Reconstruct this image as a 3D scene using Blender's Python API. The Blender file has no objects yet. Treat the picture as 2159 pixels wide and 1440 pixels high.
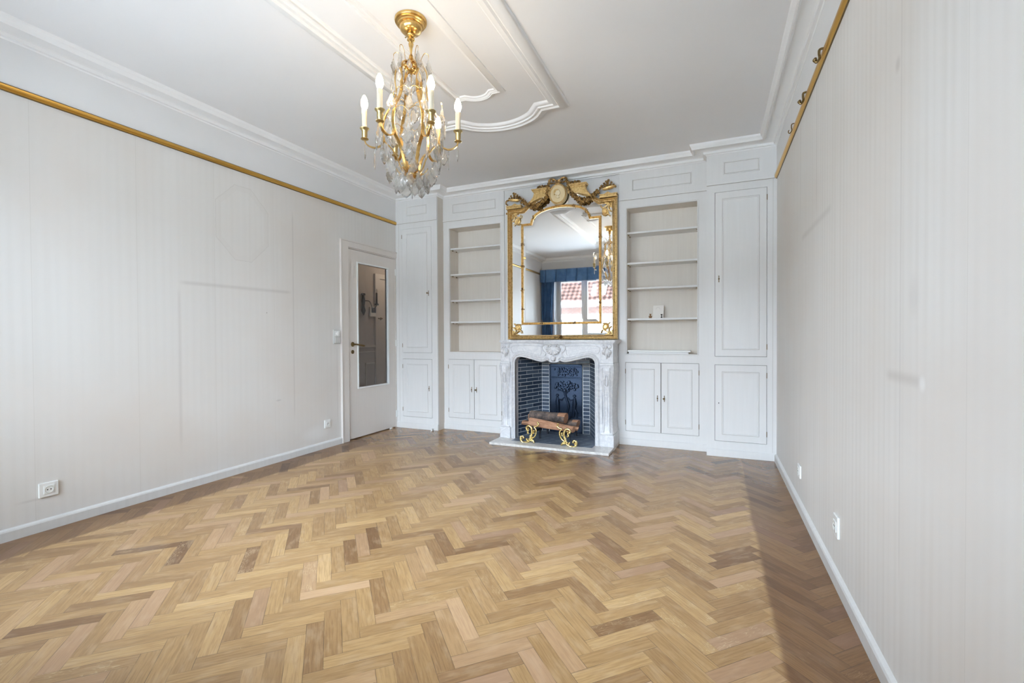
import bpy, bmesh, math, random
from mathutils import Vector, Matrix
random.seed(7)
SC = bpy.context.scene
COL = SC.collection
PI = math.pi

# ------------------------------------------------------------------ camera
H = 1.12
cam_d = bpy.data.cameras.new('camera'); cam = bpy.data.objects.new('camera', cam_d); COL.objects.link(cam)
cam_d.sensor_width = 36.0; cam_d.lens = 973.2/2159*36.0; cam_d.clip_start = 0.02
yaw, pitch, roll = math.radians(23.575), math.radians(-0.737), math.radians(-0.297)
fw = Vector((-math.sin(yaw)*math.cos(pitch), math.cos(yaw)*math.cos(pitch), math.sin(pitch)))
rt = Vector((math.cos(yaw), math.sin(yaw), 0)); up = rt.cross(fw)
r2 = rt*math.cos(roll)+up*math.sin(roll); u2 = up*math.cos(roll)-rt*math.sin(roll)
cam.matrix_world = Matrix(((r2.x,u2.x,-fw.x,0),(r2.y,u2.y,-fw.y,0),(r2.z,u2.z,-fw.z,H),(0,0,0,1)))
SC.camera = cam

# ------------------------------------------------------------------ world, daylight, exposure
w = bpy.data.worlds.new('overcast_sky'); SC.world = w; w.use_nodes = True
bg = w.node_tree.nodes['Background']
bg.inputs[0].default_value = (0.735, 0.865, 1.0, 1); bg.inputs[1].default_value = 20.0
_nt = w.node_tree; _tc = _nt.nodes.new('ShaderNodeTexCoord'); _sp = _nt.nodes.new('ShaderNodeSeparateXYZ'); _mr = _nt.nodes.new('ShaderNodeMapRange')
_nt.links.new(_tc.outputs['Generated'], _sp.inputs[0]); _nt.links.new(_sp.outputs[2], _mr.inputs['Value'])
_mr.inputs['From Min'].default_value = -.10; _mr.inputs['From Max'].default_value = .05; _mr.inputs['To Min'].default_value = 12.5; _mr.inputs['To Max'].default_value = 21.0   # added glow below the horizon brightens the ceiling, sky above
_nt.links.new(_mr.outputs[0], bg.inputs[1])
SC.view_settings.view_transform = 'Standard'
SC.view_settings.look = 'None'
SC.view_settings.gamma = 1.0
SC.view_settings.use_curve_mapping = False
SC.view_settings.exposure = 0.78
SC.cycles.max_bounces = 14; SC.cycles.diffuse_bounces = 8; SC.cycles.glossy_bounces = 6
SC.cycles.transmission_bounces = 10; SC.cycles.transparent_max_bounces = 12
SC.cycles.sample_clamp_indirect = 6.0; SC.cycles.caustics_reflective = False; SC.cycles.caustics_refractive = False

# ------------------------------------------------------------------ room numbers
XL, XR, Y0, Y1, YB, YF = -3.573, 0.509, 4.777, 4.637, 5.03, -0.45
ZC = 2.84           # ceiling
XA, XB = -2.98, -0.058      # steps between tall cabinets and bookcases
CHL, CHR = -2.173, -0.885   # chimney breast
WX0, WX1, WZ1 = -3.28, 0.18, 2.42   # window opening in the front wall

pl_d = bpy.data.lights.new('daylight_portal', 'AREA'); pl_d.shape = 'RECTANGLE'
pl_d.size = WX1-WX0; pl_d.size_y = WZ1; pl_d.cycles.is_portal = True
plo = bpy.data.objects.new('daylight_portal', pl_d); COL.objects.link(plo)
plo.location = ((WX0+WX1)/2, YF-0.28, WZ1/2); plo.rotation_euler = (PI/2, 0, 0)

# ================================================================== materials
MATS = {}
def nodes(m):
    nt = m.node_tree; return nt, nt.nodes, nt.links
def mat(name, col=(.8,.8,.8), rough=.5, metal=0.0, **kw):
    m = bpy.data.materials.new(name); m.use_nodes = True
    b = m.node_tree.nodes['Principled BSDF']
    b.inputs['Base Color'].default_value = (*col, 1); b.inputs['Roughness'].default_value = rough
    b.inputs['Metallic'].default_value = metal
    for k, v in kw.items():
        b.inputs[k.replace('_', ' ')].default_value = v
    MATS[name] = m; return m
def N(nt, t, **kw):
    n = nt.nodes.new(t)
    for k, v in kw.items(): setattr(n, k, v)
    return n
def mth(nt, op, a, b=None, c=None):
    n = nt.nodes.new('ShaderNodeMath'); n.operation = op
    for i, v in enumerate((a, b, c)):
        if v is None: continue
        if isinstance(v, (int, float)): n.inputs[i].default_value = v
        else: nt.links.new(v, n.inputs[i])
    return n.outputs[0]
def mix(nt, fac, a, b, blend='MIX'):
    n = nt.nodes.new('ShaderNodeMix'); n.data_type = 'RGBA'; n.blend_type = blend
    for s, v in ((n.inputs[0], fac), (n.inputs[6], a), (n.inputs[7], b)):
        if isinstance(v, (int, float)): s.default_value = v
        elif isinstance(v, tuple): s.default_value = (*v, 1)
        else: nt.links.new(v, s)
    return n.outputs[2]
def ramp(nt, fac, stops):
    n = nt.nodes.new('ShaderNodeValToRGB'); e = n.color_ramp.elements
    while len(e) < len(stops): e.new(0.5)
    for el, (p, c) in zip(e, stops):
        el.position = p; el.color = (*c, 1) if isinstance(c, tuple) else (c, c, c, 1)
    nt.links.new(fac, n.inputs[0]); return n.outputs[0]
def coords(nt, scale=(1,1,1), kind='Object'):
    tc = N(nt, 'ShaderNodeTexCoord'); mp = N(nt, 'ShaderNodeMapping')
    mp.inputs['Scale'].default_value = scale; nt.links.new(tc.outputs[kind], mp.inputs[0]); return mp.outputs[0]
def world_pos(nt):
    g = N(nt, 'ShaderNodeNewGeometry'); s = N(nt, 'ShaderNodeSeparateXYZ'); nt.links.new(g.outputs['Position'], s.inputs[0])
    return g.outputs['Position'], s.outputs[0], s.outputs[1], s.outputs[2]
def noise(nt, vec, scale, detail=3, rough=.5, dist=0.0):
    n = N(nt, 'ShaderNodeTexNoise'); n.inputs['Scale'].default_value = scale; n.inputs['Detail'].default_value = detail
    n.inputs['Roughness'].default_value = rough; n.inputs['Distortion'].default_value = dist
    if vec is not None: nt.links.new(vec, n.inputs['Vector'])
    return n.outputs['Fac']
def scaled(nt, vec, sc):
    mp = N(nt, 'ShaderNodeMapping'); mp.inputs['Scale'].default_value = sc; nt.links.new(vec, mp.inputs[0]); return mp.outputs[0]
def bump(nt, h, strength=.3, dist=.002):
    b = N(nt, 'ShaderNodeBump'); b.inputs['Strength'].default_value = strength; b.inputs['Distance'].default_value = dist
    nt.links.new(h, b.inputs['Height']); nt.links.new(b.outputs[0], nt.nodes['Principled BSDF'].inputs['Normal'])
def setc(m, out): m.node_tree.links.new(out, m.node_tree.nodes['Principled BSDF'].inputs['Base Color'])
def setr(m, out): m.node_tree.links.new(out, m.node_tree.nodes['Principled BSDF'].inputs['Roughness'])
def smooth(nt, v, a, b):
    n = N(nt, 'ShaderNodeMapRange'); n.interpolation_type = 'SMOOTHSTEP'
    n.inputs['From Min'].default_value = a; n.inputs['From Max'].default_value = b
    nt.links.new(v, n.inputs['Value']); return n.outputs[0]

# wallpaper: faint vertical stripes, dust shadows where pictures and furniture stood
def wallpaper(name, ghosts, k=1.0):
    m = mat(name, rough=.75); nt = m.node_tree
    P, x, y, z = world_pos(nt)
    s1 = noise(nt, scaled(nt, P, (1, 1, .03)), 34, 2)
    s2 = noise(nt, scaled(nt, P, (1, 1, .05)), 9, 3)
    big = noise(nt, P, 1.1, 4)
    wv = mth(nt, 'SINE', mth(nt, 'MULTIPLY', y, 2*PI/0.052))
    strip = mth(nt, 'ADD', mth(nt, 'MULTIPLY', wv, .10), mth(nt, 'ADD', mth(nt, 'MULTIPLY', s1, .55), mth(nt, 'MULTIPLY', s2, .45)))
    base = (.69, .675, .652); lo = tuple(a-(a-c0)*k for a, c0 in zip(base, (.63, .61, .58))); hi = tuple(a+.03*k for a in base)
    c = ramp(nt, strip, [(.25, lo), (.55, base), (.85, hi)])
    c = mix(nt, smooth(nt, big, .42, .75), c, (.665, .625, .585))
    seam = mth(nt, 'ABSOLUTE', mth(nt, 'SUBTRACT', mth(nt, 'FRACT', mth(nt, 'DIVIDE', y, .53)), .5))
    c = mix(nt, mth(nt, 'MULTIPLY', mth(nt, 'LESS_THAN', seam, .003), .25), c, (.48, .45, .41))
    for g in ghosts:
        if g[0] == 'oct':
            _, cy, cz, hw, hh, ch = g
            dy = mth(nt, 'ABSOLUTE', mth(nt, 'SUBTRACT', y, cy)); dz = mth(nt, 'ABSOLUTE', mth(nt, 'SUBTRACT', z, cz))
            a = mth(nt, 'MAXIMUM', mth(nt, 'SUBTRACT', dy, hw), mth(nt, 'SUBTRACT', dz, hh))
            a = mth(nt, 'MAXIMUM', a, mth(nt, 'MULTIPLY', mth(nt, 'SUBTRACT', mth(nt, 'ADD', dy, dz), hw+hh-ch), .7))
            n = noise(nt, P, 30, 3); a = mth(nt, 'ADD', a, mth(nt, 'MULTIPLY', mth(nt, 'SUBTRACT', n, .5), .012))
            ring = mth(nt, 'LESS_THAN', mth(nt, 'ABSOLUTE', mth(nt, 'ADD', a, .022)), .02)
            edge = mth(nt, 'LESS_THAN', mth(nt, 'ABSOLUTE', a), .0035)
            c = mix(nt, mth(nt, 'MULTIPLY', ring, .22), c, (.63, .60, .565))
            c = mix(nt, mth(nt, 'MULTIPLY', edge, .22), c, (.45, .42, .39))
        elif g[0] == 'line':
            _, ya, yb, cz, wd, st, slope = g
            inn = mth(nt, 'MULTIPLY', smooth(nt, y, ya-.02, ya+.06), mth(nt, 'SUBTRACT', 1.0, smooth(nt, y, yb-.06, yb+.02)))
            zz = mth(nt, 'SUBTRACT', z, mth(nt, 'ADD', mth(nt, 'MULTIPLY', mth(nt, 'SUBTRACT', y, ya), slope), cz))
            band = mth(nt, 'SUBTRACT', 1.0, smooth(nt, mth(nt, 'ABSOLUTE', zz), 0.0, wd))
            c = mix(nt, mth(nt, 'MULTIPLY', mth(nt, 'MULTIPLY', inn, band), st), c, (.36, .33, .31))
        elif g[0] == 'vline':
            _, cy, za, zb, wd, st = g
            inn = mth(nt, 'MULTIPLY', smooth(nt, z, za, za+.2), mth(nt, 'SUBTRACT', 1.0, smooth(nt, z, zb-.1, zb)))
            band = mth(nt, 'SUBTRACT', 1.0, smooth(nt, mth(nt, 'ABSOLUTE', mth(nt, 'SUBTRACT', y, cy)), 0.0, wd))
            c = mix(nt, mth(nt, 'MULTIPLY', mth(nt, 'MULTIPLY', inn, band), st), c, (.45, .42, .40))
        elif g[0] == 'blob':
            _, cy, cz, ry, rz, st, colr = g
            d = mth(nt, 'SQRT', mth(nt, 'ADD', mth(nt, 'POWER', mth(nt, 'DIVIDE', mth(nt, 'SUBTRACT', y, cy), ry), 2.0),
                                    mth(nt, 'POWER', mth(nt, 'DIVIDE', mth(nt, 'SUBTRACT', z, cz), rz), 2.0)))
            c = mix(nt, mth(nt, 'MULTIPLY', mth(nt, 'SUBTRACT', 1.0, smooth(nt, d, .2, 1.0)), st), c, colr)
    setc(m, c); bump(nt, s1, .12, .001); return m
wp_left = wallpaper('wallpaper_left', [('oct', 2.63, 2.055, .232, .305, .16), ('line', 2.12, 3.10, 1.523, .024, .27, 0.004),
    ('vline', 2.12, .25, 1.5, .02, .25), ('vline', 3.12, .3, 2.3, .012, .35), ('blob', 2.84, 1.33, .008, .008, .8, (.3, .27, .25)),
    ('blob', 2.95, .55, .04, .012, .4, (.4, .38, .36)), ('blob', 3.38, .17, .22, .10, .5, (.80, .80, .79)),
    ('line', 1.24, 1.45, .19, .012, .25, 0), ('vline', 3.655, .15, 1.05, .012, .3)], .35)
wp_right = wallpaper('wallpaper_right', [('line', 1.55, 1.85, .99, .028, .30, 0.0), ('blob', 1.56, .985, .03, .03, .5, (.85, .85, .84)),
    ('blob', 1.75, 1.93, .03, .035, .35, (.4, .37, .35)), ('blob', 1.62, 1.22, .05, .08, .2, (.45, .42, .42)),
    ('vline', 2.95, 1.7, 2.5, .02, .3), ('vline', 1.72, .3, 2.2, .01, .3), ('line', 2.6, 3.4, 1.72, .03, .22, .0),
    ('vline', 3.45, 1.8, 2.5, .02, .25)], .75)
plaster = mat('plaster_white', (.74, .74, .74), .8); nt = plaster.node_tree
P = world_pos(nt)[0]; setc(plaster, ramp(nt, noise(nt, P, 1.6, 4), [(.3, (.73, .735, .74)), (.7, (.78, .782, .785))])); bump(nt, noise(nt, P, 60, 2), .06, .001)
ceil_m = mat('ceiling_paint', (.85, .86, .87), .85); nt = ceil_m.node_tree
setc(ceil_m, ramp(nt, noise(nt, world_pos(nt)[0], 1.0, 4), [(.3, (.80, .81, .825)), (.7, (.84, .848, .86))]))
stucco = mat('moulding_white', (.86, .87, .875), .55)

def paint(name, lo, hi, rough=.42, dirt=.0):
    m = mat(name, hi, rough); nt = m.node_tree; P, x, y, z = world_pos(nt)
    v = noise(nt, scaled(nt, P, (1, 1, .06)), 40, 3); b = noise(nt, P, 2.2, 4)
    c = mix(nt, v, lo, hi); c = mix(nt, smooth(nt, b, .5, .8), c, tuple(k*.93 for k in hi))
    fl = smooth(nt, noise(nt, scaled(nt, P, (1, 1, .35)), 14, 5, .7), .70, .78)
    c = mix(nt, mth(nt, 'MULTIPLY', fl, .12+dirt), c, (.50, .45, .39))
    setc(m, c); bump(nt, v, .10, .001); return m
cab_m = paint('cabinet_paint', (.72, .722, .718), (.775, .778, .778))
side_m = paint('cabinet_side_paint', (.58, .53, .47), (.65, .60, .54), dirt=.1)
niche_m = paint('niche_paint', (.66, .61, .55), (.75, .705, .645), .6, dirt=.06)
door_m = paint('door_paint', (.66, .62, .585), (.70, .665, .63), .45)
base_m = paint('baseboard_paint', (.60, .595, .58), (.70, .70, .69), .45, dirt=.14)
gap_m = mat('shadow_gap', (.10, .095, .10), .9)
groove_m = mat('groove_dark', (.42, .39, .35), .8)  # darker line colour for moulding edges and joints

brass = mat('brass', (.72, .47, .16), .26, 1.0); nt = brass.node_tree
setc(brass, ramp(nt, noise(nt, coords(nt), 30, 4), [(.3, (.44, .26, .08)), (.65, (.76, .51, .19))]))
rail_m = mat('rail_brass', (.62, .36, .08), .28, .9)
polished = mat('polished_brass', (.84, .66, .28), .22, 1.0)
cup_m = mat('aged_candle_cup', (.46, .35, .16), .32, 1.0)
dark_brass = mat('aged_brass', (.19, .125, .05), .38, .85)
gilt = mat('gilded_wood', (.72, .50, .22), .36, .75); nt = gilt.node_tree
n1 = noise(nt, world_pos(nt)[0], 55, 4, .6)
setc(gilt, ramp(nt, n1, [(.30, (.34, .19, .06)), (.42, (.66, .44, .17)), (.75, (.88, .67, .33))]))
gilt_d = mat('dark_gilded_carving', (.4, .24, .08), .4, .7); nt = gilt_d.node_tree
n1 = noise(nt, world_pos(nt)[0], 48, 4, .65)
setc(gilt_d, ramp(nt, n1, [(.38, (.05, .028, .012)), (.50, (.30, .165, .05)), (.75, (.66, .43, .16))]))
cameo_m = mat('cameo_cream_gold', (.72, .58, .34), .5, .15)
mirror_m = mat('mirror_silver', (.93, .95, .96), .015, 1.0)
mirror_bevel = mat('mirror_bevel', (.95, .97, .98), .02, 1.0)

def marble(name, base, vein, sc):
    m = mat(name, base, .32); nt = m.node_tree; P = world_pos(nt)[0]
    n = noise(nt, P, sc, 7, .62, 1.6); v = mth(nt, 'ABSOLUTE', mth(nt, 'SUBTRACT', n, .5))
    c = ramp(nt, v, [(0.0, vein), (.035, tuple((a*1.2+b*.8)/2 for a, b in zip(vein, base))), (.12, base)])
    n2 = noise(nt, P, sc*3.1, 5, .6, .8); c = mix(nt, smooth(nt, n2, .52, .75), c, tuple((a+b)/2 for a, b in zip(vein, base)))
    setc(m, c); return m
marble_m = marble('carved_marble', (.74, .745, .76), (.60, .61, .64), 10)
slab_m = marble('hearth_marble', (.76, .74, .71), (.58, .56, .55), 6)

brick_m = mat('glazed_blue_brick', (.035, .055, .10), .32); nt = brick_m.node_tree
at = N(nt, 'ShaderNodeAttribute', attribute_name='rnd')
c = ramp(nt, at.outputs['Fac'], [(0.0, (.026, .042, .072)), (.5, (.060, .092, .142)), (1.0, (.125, .165, .225))])
c = mix(nt, mth(nt, 'MULTIPLY', noise(nt, world_pos(nt)[0], 60, 4), .7), c, (.03, .05, .09), 'MIX'); setc(brick_m, c)
tile_m = mat('hearth_tile', (.09, .11, .14), .4); nt = tile_m.node_tree
at = N(nt, 'ShaderNodeAttribute', attribute_name='rnd')
setc(tile_m, ramp(nt, at.outputs['Fac'], [(0, (.10, .13, .18)), (1, (.22, .26, .32))]))
mortar_m = mat('mortar', (.80, .82, .82), .85)
iron_m = mat('cast_iron', (.030, .048, .085), .27, .7)
barki = mat('black_iron_bar', (.02, .022, .03), .5, .5)
bark = mat('log_bark', (.14, .11, .10), .85); nt = bark.node_tree
n1 = noise(nt, world_pos(nt)[0], 22, 6, .65); setc(bark, ramp(nt, n1, [(.35, (.06, .048, .044)), (.55, (.15, .115, .10)), (.72, (.34, .20, .13))])); bump(nt, n1, .7, .004)
split_m = mat('split_wood', (.42, .22, .13), .8); nt = split_m.node_tree
n1 = noise(nt, coords(nt, (4, 40, 40)), 3, 5, .6); setc(split_m, ramp(nt, n1, [(.3, (.24, .11, .06)), (.6, (.50, .27, .16)), (.85, (.62, .38, .25))])); bump(nt, n1, .5, .003)
plastic = mat('white_plastic', (.78, .79, .78), .35)
plastic_g = mat('grey_plastic', (.52, .52, .50), .4)
black_m = mat('dark_hole', (.01, .01, .012), .6)
candle_m = mat('candle_sleeve_ivory', (.58, .52, .40), .5)
crystal_m = mat('crystal', (1, 1, 1), .05); nt = crystal_m.node_tree
_t = N(nt, 'ShaderNodeBsdfTransparent'); _t.inputs[0].default_value = (1, .995, .985, 1)
_g = N(nt, 'ShaderNodeBsdfGlass'); _g.inputs['IOR'].default_value = 1.45; _g.inputs['Roughness'].default_value = .03
_tl = N(nt, 'ShaderNodeBsdfTranslucent'); _tl.inputs[0].default_value = (1, .96, .88, 1)
_df = N(nt, 'ShaderNodeBsdfDiffuse'); _df.inputs[0].default_value = (1, .96, .88, 1)
_gs = N(nt, 'ShaderNodeBsdfGlossy'); _gs.inputs['Roughness'].default_value = .05
def _mx(f, a, b_):
    m_ = N(nt, 'ShaderNodeMixShader'); nt.links.new(a, m_.inputs[1]); nt.links.new(b_, m_.inputs[2])
    if isinstance(f, float): m_.inputs[0].default_value = f
    else: nt.links.new(f, m_.inputs[0])
    return m_.outputs[0]
_a = _mx(.5, _tl.outputs[0], _df.outputs[0]); _b = _mx(.22, _t.outputs[0], _g.outputs[0]); _c = _mx(.20, _b, _a)
_fr = N(nt, 'ShaderNodeFresnel'); _fr.inputs['IOR'].default_value = 1.5
nt.links.new(_mx(_fr.outputs[0], _c, _gs.outputs[0]), nt.nodes['Material Output'].inputs[0])
glass_m = mat('door_glass', (.80, .79, .77), .02); b = glass_m.node_tree.nodes['Principled BSDF']
b.inputs['Transmission Weight'].default_value = 1.0; b.inputs['IOR'].default_value = 1.45
def bulbmat(name, strength):
    m = mat(name, (1, .9, .75), .3); b = m.node_tree.nodes['Principled BSDF']
    b.inputs['Emission Color'].default_value = (1.0, .78, .52, 1); b.inputs['Emission Strength'].default_value = strength; return m
bulb_m = bulbmat('lit_bulb', 52.0)
bulb_off = mat('unlit_bulb', (.95, .95, .93), .08); b = bulb_off.node_tree.nodes['Principled BSDF']
b.inputs['Transmission Weight'].default_value = .8; b.inputs['IOR'].default_value = 1.2
blue_m = mat('blue_curtain_cloth', (.07, .16, .34), .8); nt = blue_m.node_tree
n1 = noise(nt, world_pos(nt)[0], 9, 4); setc(blue_m, ramp(nt, n1, [(.3, (.055, .13, .28)), (.7, (.10, .22, .42))]))
sheer_m = mat('white_sheer', (.85, .85, .85), .9); sheer_m.node_tree.nodes['Principled BSDF'].inputs['Transmission Weight'].default_value = .35
pvc = mat('window_frame_white', (.72, .70, .67), .4)

# parquet
par = mat('oak_parquet', (.5, .36, .2), .4); nt = par.node_tree
uv = N(nt, 'ShaderNodeUVMap', uv_map='UVMap').outputs[0]; su = N(nt, 'ShaderNodeSeparateXYZ'); nt.links.new(uv, su.inputs[0])
at = N(nt, 'ShaderNodeAttribute', attribute_name='rnd'); sa = N(nt, 'ShaderNodeSeparateColor'); nt.links.new(at.outputs['Color'], sa.inputs[0])
R_, G_, B_ = sa.outputs
P, x, y, z = world_pos(nt)
off = N(nt, 'ShaderNodeCombineXYZ'); nt.links.new(mth(nt, 'MULTIPLY', R_, 13.0), off.inputs[0]); nt.links.new(mth(nt, 'MULTIPLY', G_, 17.0), off.inputs[1])
va = N(nt, 'ShaderNodeVectorMath', operation='ADD'); nt.links.new(uv, va.inputs[0]); nt.links.new(off.outputs[0], va.inputs[1])
g1 = noise(nt, scaled(nt, va.outputs[0], (4, 60, 1)), 2.2, 6, .6, .4)
g2 = noise(nt, scaled(nt, va.outputs[0], (9, 190, 1)), 2.0, 3, .6)
tone = ramp(nt, R_, [(0.0, (.175, .083, .032)), (.12, (.26, .138, .056)), (.35, (.375, .220, .092)), (.70, (.485, .303, .130)), (1.0, (.625, .415, .195))])
dark = mix(nt, 1.0, tone, (.72, .66, .58), 'MULTIPLY')
c = mix(nt, smooth(nt, g1, .36, .70), tone, dark)
c = mix(nt, mth(nt, 'MULTIPLY', smooth(nt, noise(nt, scaled(nt, va.outputs[0], (1, 3, 1)), 9, 4), .48, .70), .28), c, (.60, .44, .28))
c = mix(nt, mth(nt, 'MULTIPLY', g2, .22), c, (.30, .20, .11))
pk = mix(nt, mth(nt, 'MULTIPLY', smooth(nt, B_, .75, 1.0), .5), c, (.52, .33, .22)); c = pk
fl = N(nt, 'ShaderNodeTexVoronoi'); fl.feature = 'DISTANCE_TO_EDGE'; fl.inputs['Scale'].default_value = 1.0
nt.links.new(scaled(nt, va.outputs[0], (26, 150, 1)), fl.inputs['Vector']); fl.inputs['Randomness'].default_value = 1.0
flk = mth(nt, 'MULTIPLY', mth(nt, 'LESS_THAN', fl.outputs[0], .045), mth(nt, 'MULTIPLY', mth(nt, 'GREATER_THAN', G_, .88), smooth(nt, noise(nt, va.outputs[0], 14, 3), .45, .6)))
c = mix(nt, mth(nt, 'MULTIPLY', flk, .32), c, (.74, .60, .38))
# seams between the blocks
Lp, Wp = .288, .0627
eu = mth(nt, 'MINIMUM', su.outputs[0], mth(nt, 'SUBTRACT', Lp, su.outputs[0])); ev = mth(nt, 'MINIMUM', su.outputs[1], mth(nt, 'SUBTRACT', Wp, su.outputs[1]))
e = mth(nt, 'MINIMUM', eu, ev); seam = mth(nt, 'SUBTRACT', 1.0, smooth(nt, e, .0004, .0015))
seam = mth(nt, 'MULTIPLY', seam, smooth(nt, noise(nt, P, 9, 3), .30, .60))
c = mix(nt, mth(nt, 'MULTIPLY', seam, .85), c, (.10, .06, .035))
# old dark finish left around the edges where the carpet did not reach
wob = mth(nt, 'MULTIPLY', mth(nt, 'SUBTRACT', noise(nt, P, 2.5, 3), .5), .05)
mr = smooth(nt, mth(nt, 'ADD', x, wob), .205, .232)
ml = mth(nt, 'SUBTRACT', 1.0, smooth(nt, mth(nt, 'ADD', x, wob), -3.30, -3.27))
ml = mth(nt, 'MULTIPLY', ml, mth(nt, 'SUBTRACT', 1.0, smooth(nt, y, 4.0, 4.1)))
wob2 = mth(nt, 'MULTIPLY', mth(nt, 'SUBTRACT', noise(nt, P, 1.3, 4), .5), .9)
mb = mth(nt, 'MULTIPLY', smooth(nt, mth(nt, 'ADD', y, wob2), 3.3, 4.4), .80)  # back band: old finish plus dark floor reflections painted into the colour
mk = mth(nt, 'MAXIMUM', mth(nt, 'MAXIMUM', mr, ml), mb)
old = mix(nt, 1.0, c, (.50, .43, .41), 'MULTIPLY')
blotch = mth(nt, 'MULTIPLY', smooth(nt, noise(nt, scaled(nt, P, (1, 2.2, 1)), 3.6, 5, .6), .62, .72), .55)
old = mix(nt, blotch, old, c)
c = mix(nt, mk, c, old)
wear = smooth(nt, noise(nt, P, 1.7, 5, .6), .55, .72); c = mix(nt, mth(nt, 'MULTIPLY', wear, .12), c, (.43, .32, .21))
cl = noise(nt, P, 3.0, 4, .55); c = mix(nt, mth(nt, 'MULTIPLY', smooth(nt, cl, .60, .75), .06), c, (.66, .62, .58))
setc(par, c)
setr(par, mth(nt, 'SUBTRACT', mth(nt, 'ADD', .28, mth(nt, 'MULTIPLY', noise(nt, P, 2.4, 4), .12)), mth(nt, 'MULTIPLY', mb, .14)))
hb = mth(nt, 'SUBTRACT', mth(nt, 'MULTIPLY', g1, .3), seam)
bump(nt, hb, .16, .0008)

# ================================================================== mesh helpers
def wloc(o):
    v = Vector((0, 0, 0))
    while o is not None: v += o.location; o = o.parent
    return v
def tag(o, label=None, cat=None, group=None, kind=None):
    if label: o['label'] = label
    if cat: o['category'] = cat
    if group: o['group'] = group
    if kind: o['kind'] = kind
    return o
def empty(name, loc, label=None, cat=None, group=None, kind=None):
    o = bpy.data.objects.new(name, None); COL.objects.link(o); o.location = loc; o.empty_display_size = .05
    return tag(o, label, cat, group, kind)
class MB:
    def __init__(s): s.v = []; s.f = []; s.mi = []; s.cur = 0; s.rnd = []; s.r = 0.0
    def add(s, vs, fs):
        n = len(s.v); s.v += [Vector(p) for p in vs]
        for f in fs: s.f.append([i+n for i in f]); s.mi.append(s.cur); s.rnd.append(s.r)
        return s
    def box(s, x0, x1, y0, y1, z0, z1):
        x0, x1 = sorted((x0, x1)); y0, y1 = sorted((y0, y1)); z0, z1 = sorted((z0, z1))
        return s.add([(x0,y0,z0),(x1,y0,z0),(x1,y1,z0),(x0,y1,z0),(x0,y0,z1),(x1,y0,z1),(x1,y1,z1),(x0,y1,z1)],
                     [(0,3,2,1),(4,5,6,7),(0,1,5,4),(1,2,6,5),(2,3,7,6),(3,0,4,7)])
    def obox(s, c, ax, ay, az):     # oriented box, half vectors
        c, ax, ay, az = map(Vector, (c, ax, ay, az)); vs = []
        for k in (-1, 1):
            for i, j in ((-1,-1),(1,-1),(1,1),(-1,1)): vs.append(c+ax*i+ay*j+az*k)
        return s.add(vs, [(0,3,2,1),(4,5,6,7),(0,1,5,4),(1,2,6,5),(2,3,7,6),(3,0,4,7)])
    def tube(s, pts, rad, n=8, cap=True, flat=None, closed=False):
        pts = [Vector(p) for p in pts]; m = len(pts)
        rads = rad if isinstance(rad, (list, tuple)) else [rad]*m
        prev = None; rings = []
        for i, p in enumerate(pts):
            if closed: t = (pts[(i+1) % m]-pts[i-1])
            else: t = (pts[min(i+1, m-1)]-pts[max(i-1, 0)])
            if t.length < 1e-9: t = Vector((0, 0, 1))
            t.normalize()
            if prev is None:
                a = Vector((0, 0, 1)) if abs(t.z) < .9 else Vector((1, 0, 0))
                u = t.cross(a).normalized()
            else:
                u = (prev-t*prev.dot(t))
                u = u.normalized() if u.length > 1e-6 else t.orthogonal().normalized()
            prev = u; v = t.cross(u); ring = []
            for k in range(n):
                a = 2*PI*k/n; ring.append(p+(u*math.cos(a)+v*math.sin(a))*rads[i])
            rings.append(ring)
        base = [q for r in rings for q in r]; fs = []
        for i in range(m if closed else m-1):
            j = (i+1) % m
            for k in range(n): fs.append((i*n+k, i*n+(k+1) % n, j*n+(k+1) % n, j*n+k))
        if cap and not closed: fs.append(tuple(range(n))[::-1]); fs.append(tuple((m-1)*n+k for k in range(n)))
        return s.add(base, fs)
    def ribbon(s, pts, width_dir, hw, ht, nrm=None):   # flat bar along pts
        pts = [Vector(p) for p in pts]; wd = Vector(width_dir).normalized(); vs = []; m = len(pts)
        for i, p in enumerate(pts):
            t = (pts[min(i+1, m-1)]-pts[max(i-1, 0)]).normalized(); nn = t.cross(wd).normalized()
            for a, b in ((-1,-1),(1,-1),(1,1),(-1,1)): vs.append(p+wd*hw*a+nn*ht*b)
        fs = []
        for i in range(m-1):
            for k in range(4): fs.append((i*4+k, i*4+(k+1) % 4, i*4+4+(k+1) % 4, i*4+4+k))
        fs += [(3,2,1,0), tuple((m-1)*4+k for k in range(4))]
        return s.add(vs, fs)
    def lathe(s, prof, c, axis='z', n=20, a0=0, a1=2*PI):
        c = Vector(c); vs = []; m = len(prof); full = abs(a1-a0-2*PI) < 1e-6; nn = n if full else n+1
        for r, h in prof:
            for k in range(nn):
                a = a0+(a1-a0)*k/n; p = (r*math.cos(a), r*math.sin(a), h)
                if axis == 'y': p = (p[0], p[2], p[1])
                if axis == 'x': p = (p[2], p[0], p[1])
                vs.append(c+Vector(p))
        fs = []
        for i in range(m-1):
            for k in range(n if full else n):
                k2 = (k+1) % nn; fs.append((i*nn+k, i*nn+k2, (i+1)*nn+k2, (i+1)*nn+k))
        return s.add(vs, fs)
    def ball(s, c, r, n=8, sc=(1,1,1)):
        c = Vector(c); vs = []; m = max(4, n//2+1)
        for i in range(m+1):
            t = PI*i/m
            for k in range(n):
                a = 2*PI*k/n; vs.append(c+Vector((r*math.sin(t)*math.cos(a)*sc[0], r*math.sin(t)*math.sin(a)*sc[1], r*math.cos(t)*sc[2])))
        fs = [(i*n+k, i*n+(k+1) % n, (i+1)*n+(k+1) % n, (i+1)*n+k) for i in range(m) for k in range(n)]
        return s.add(vs, fs)
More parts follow.
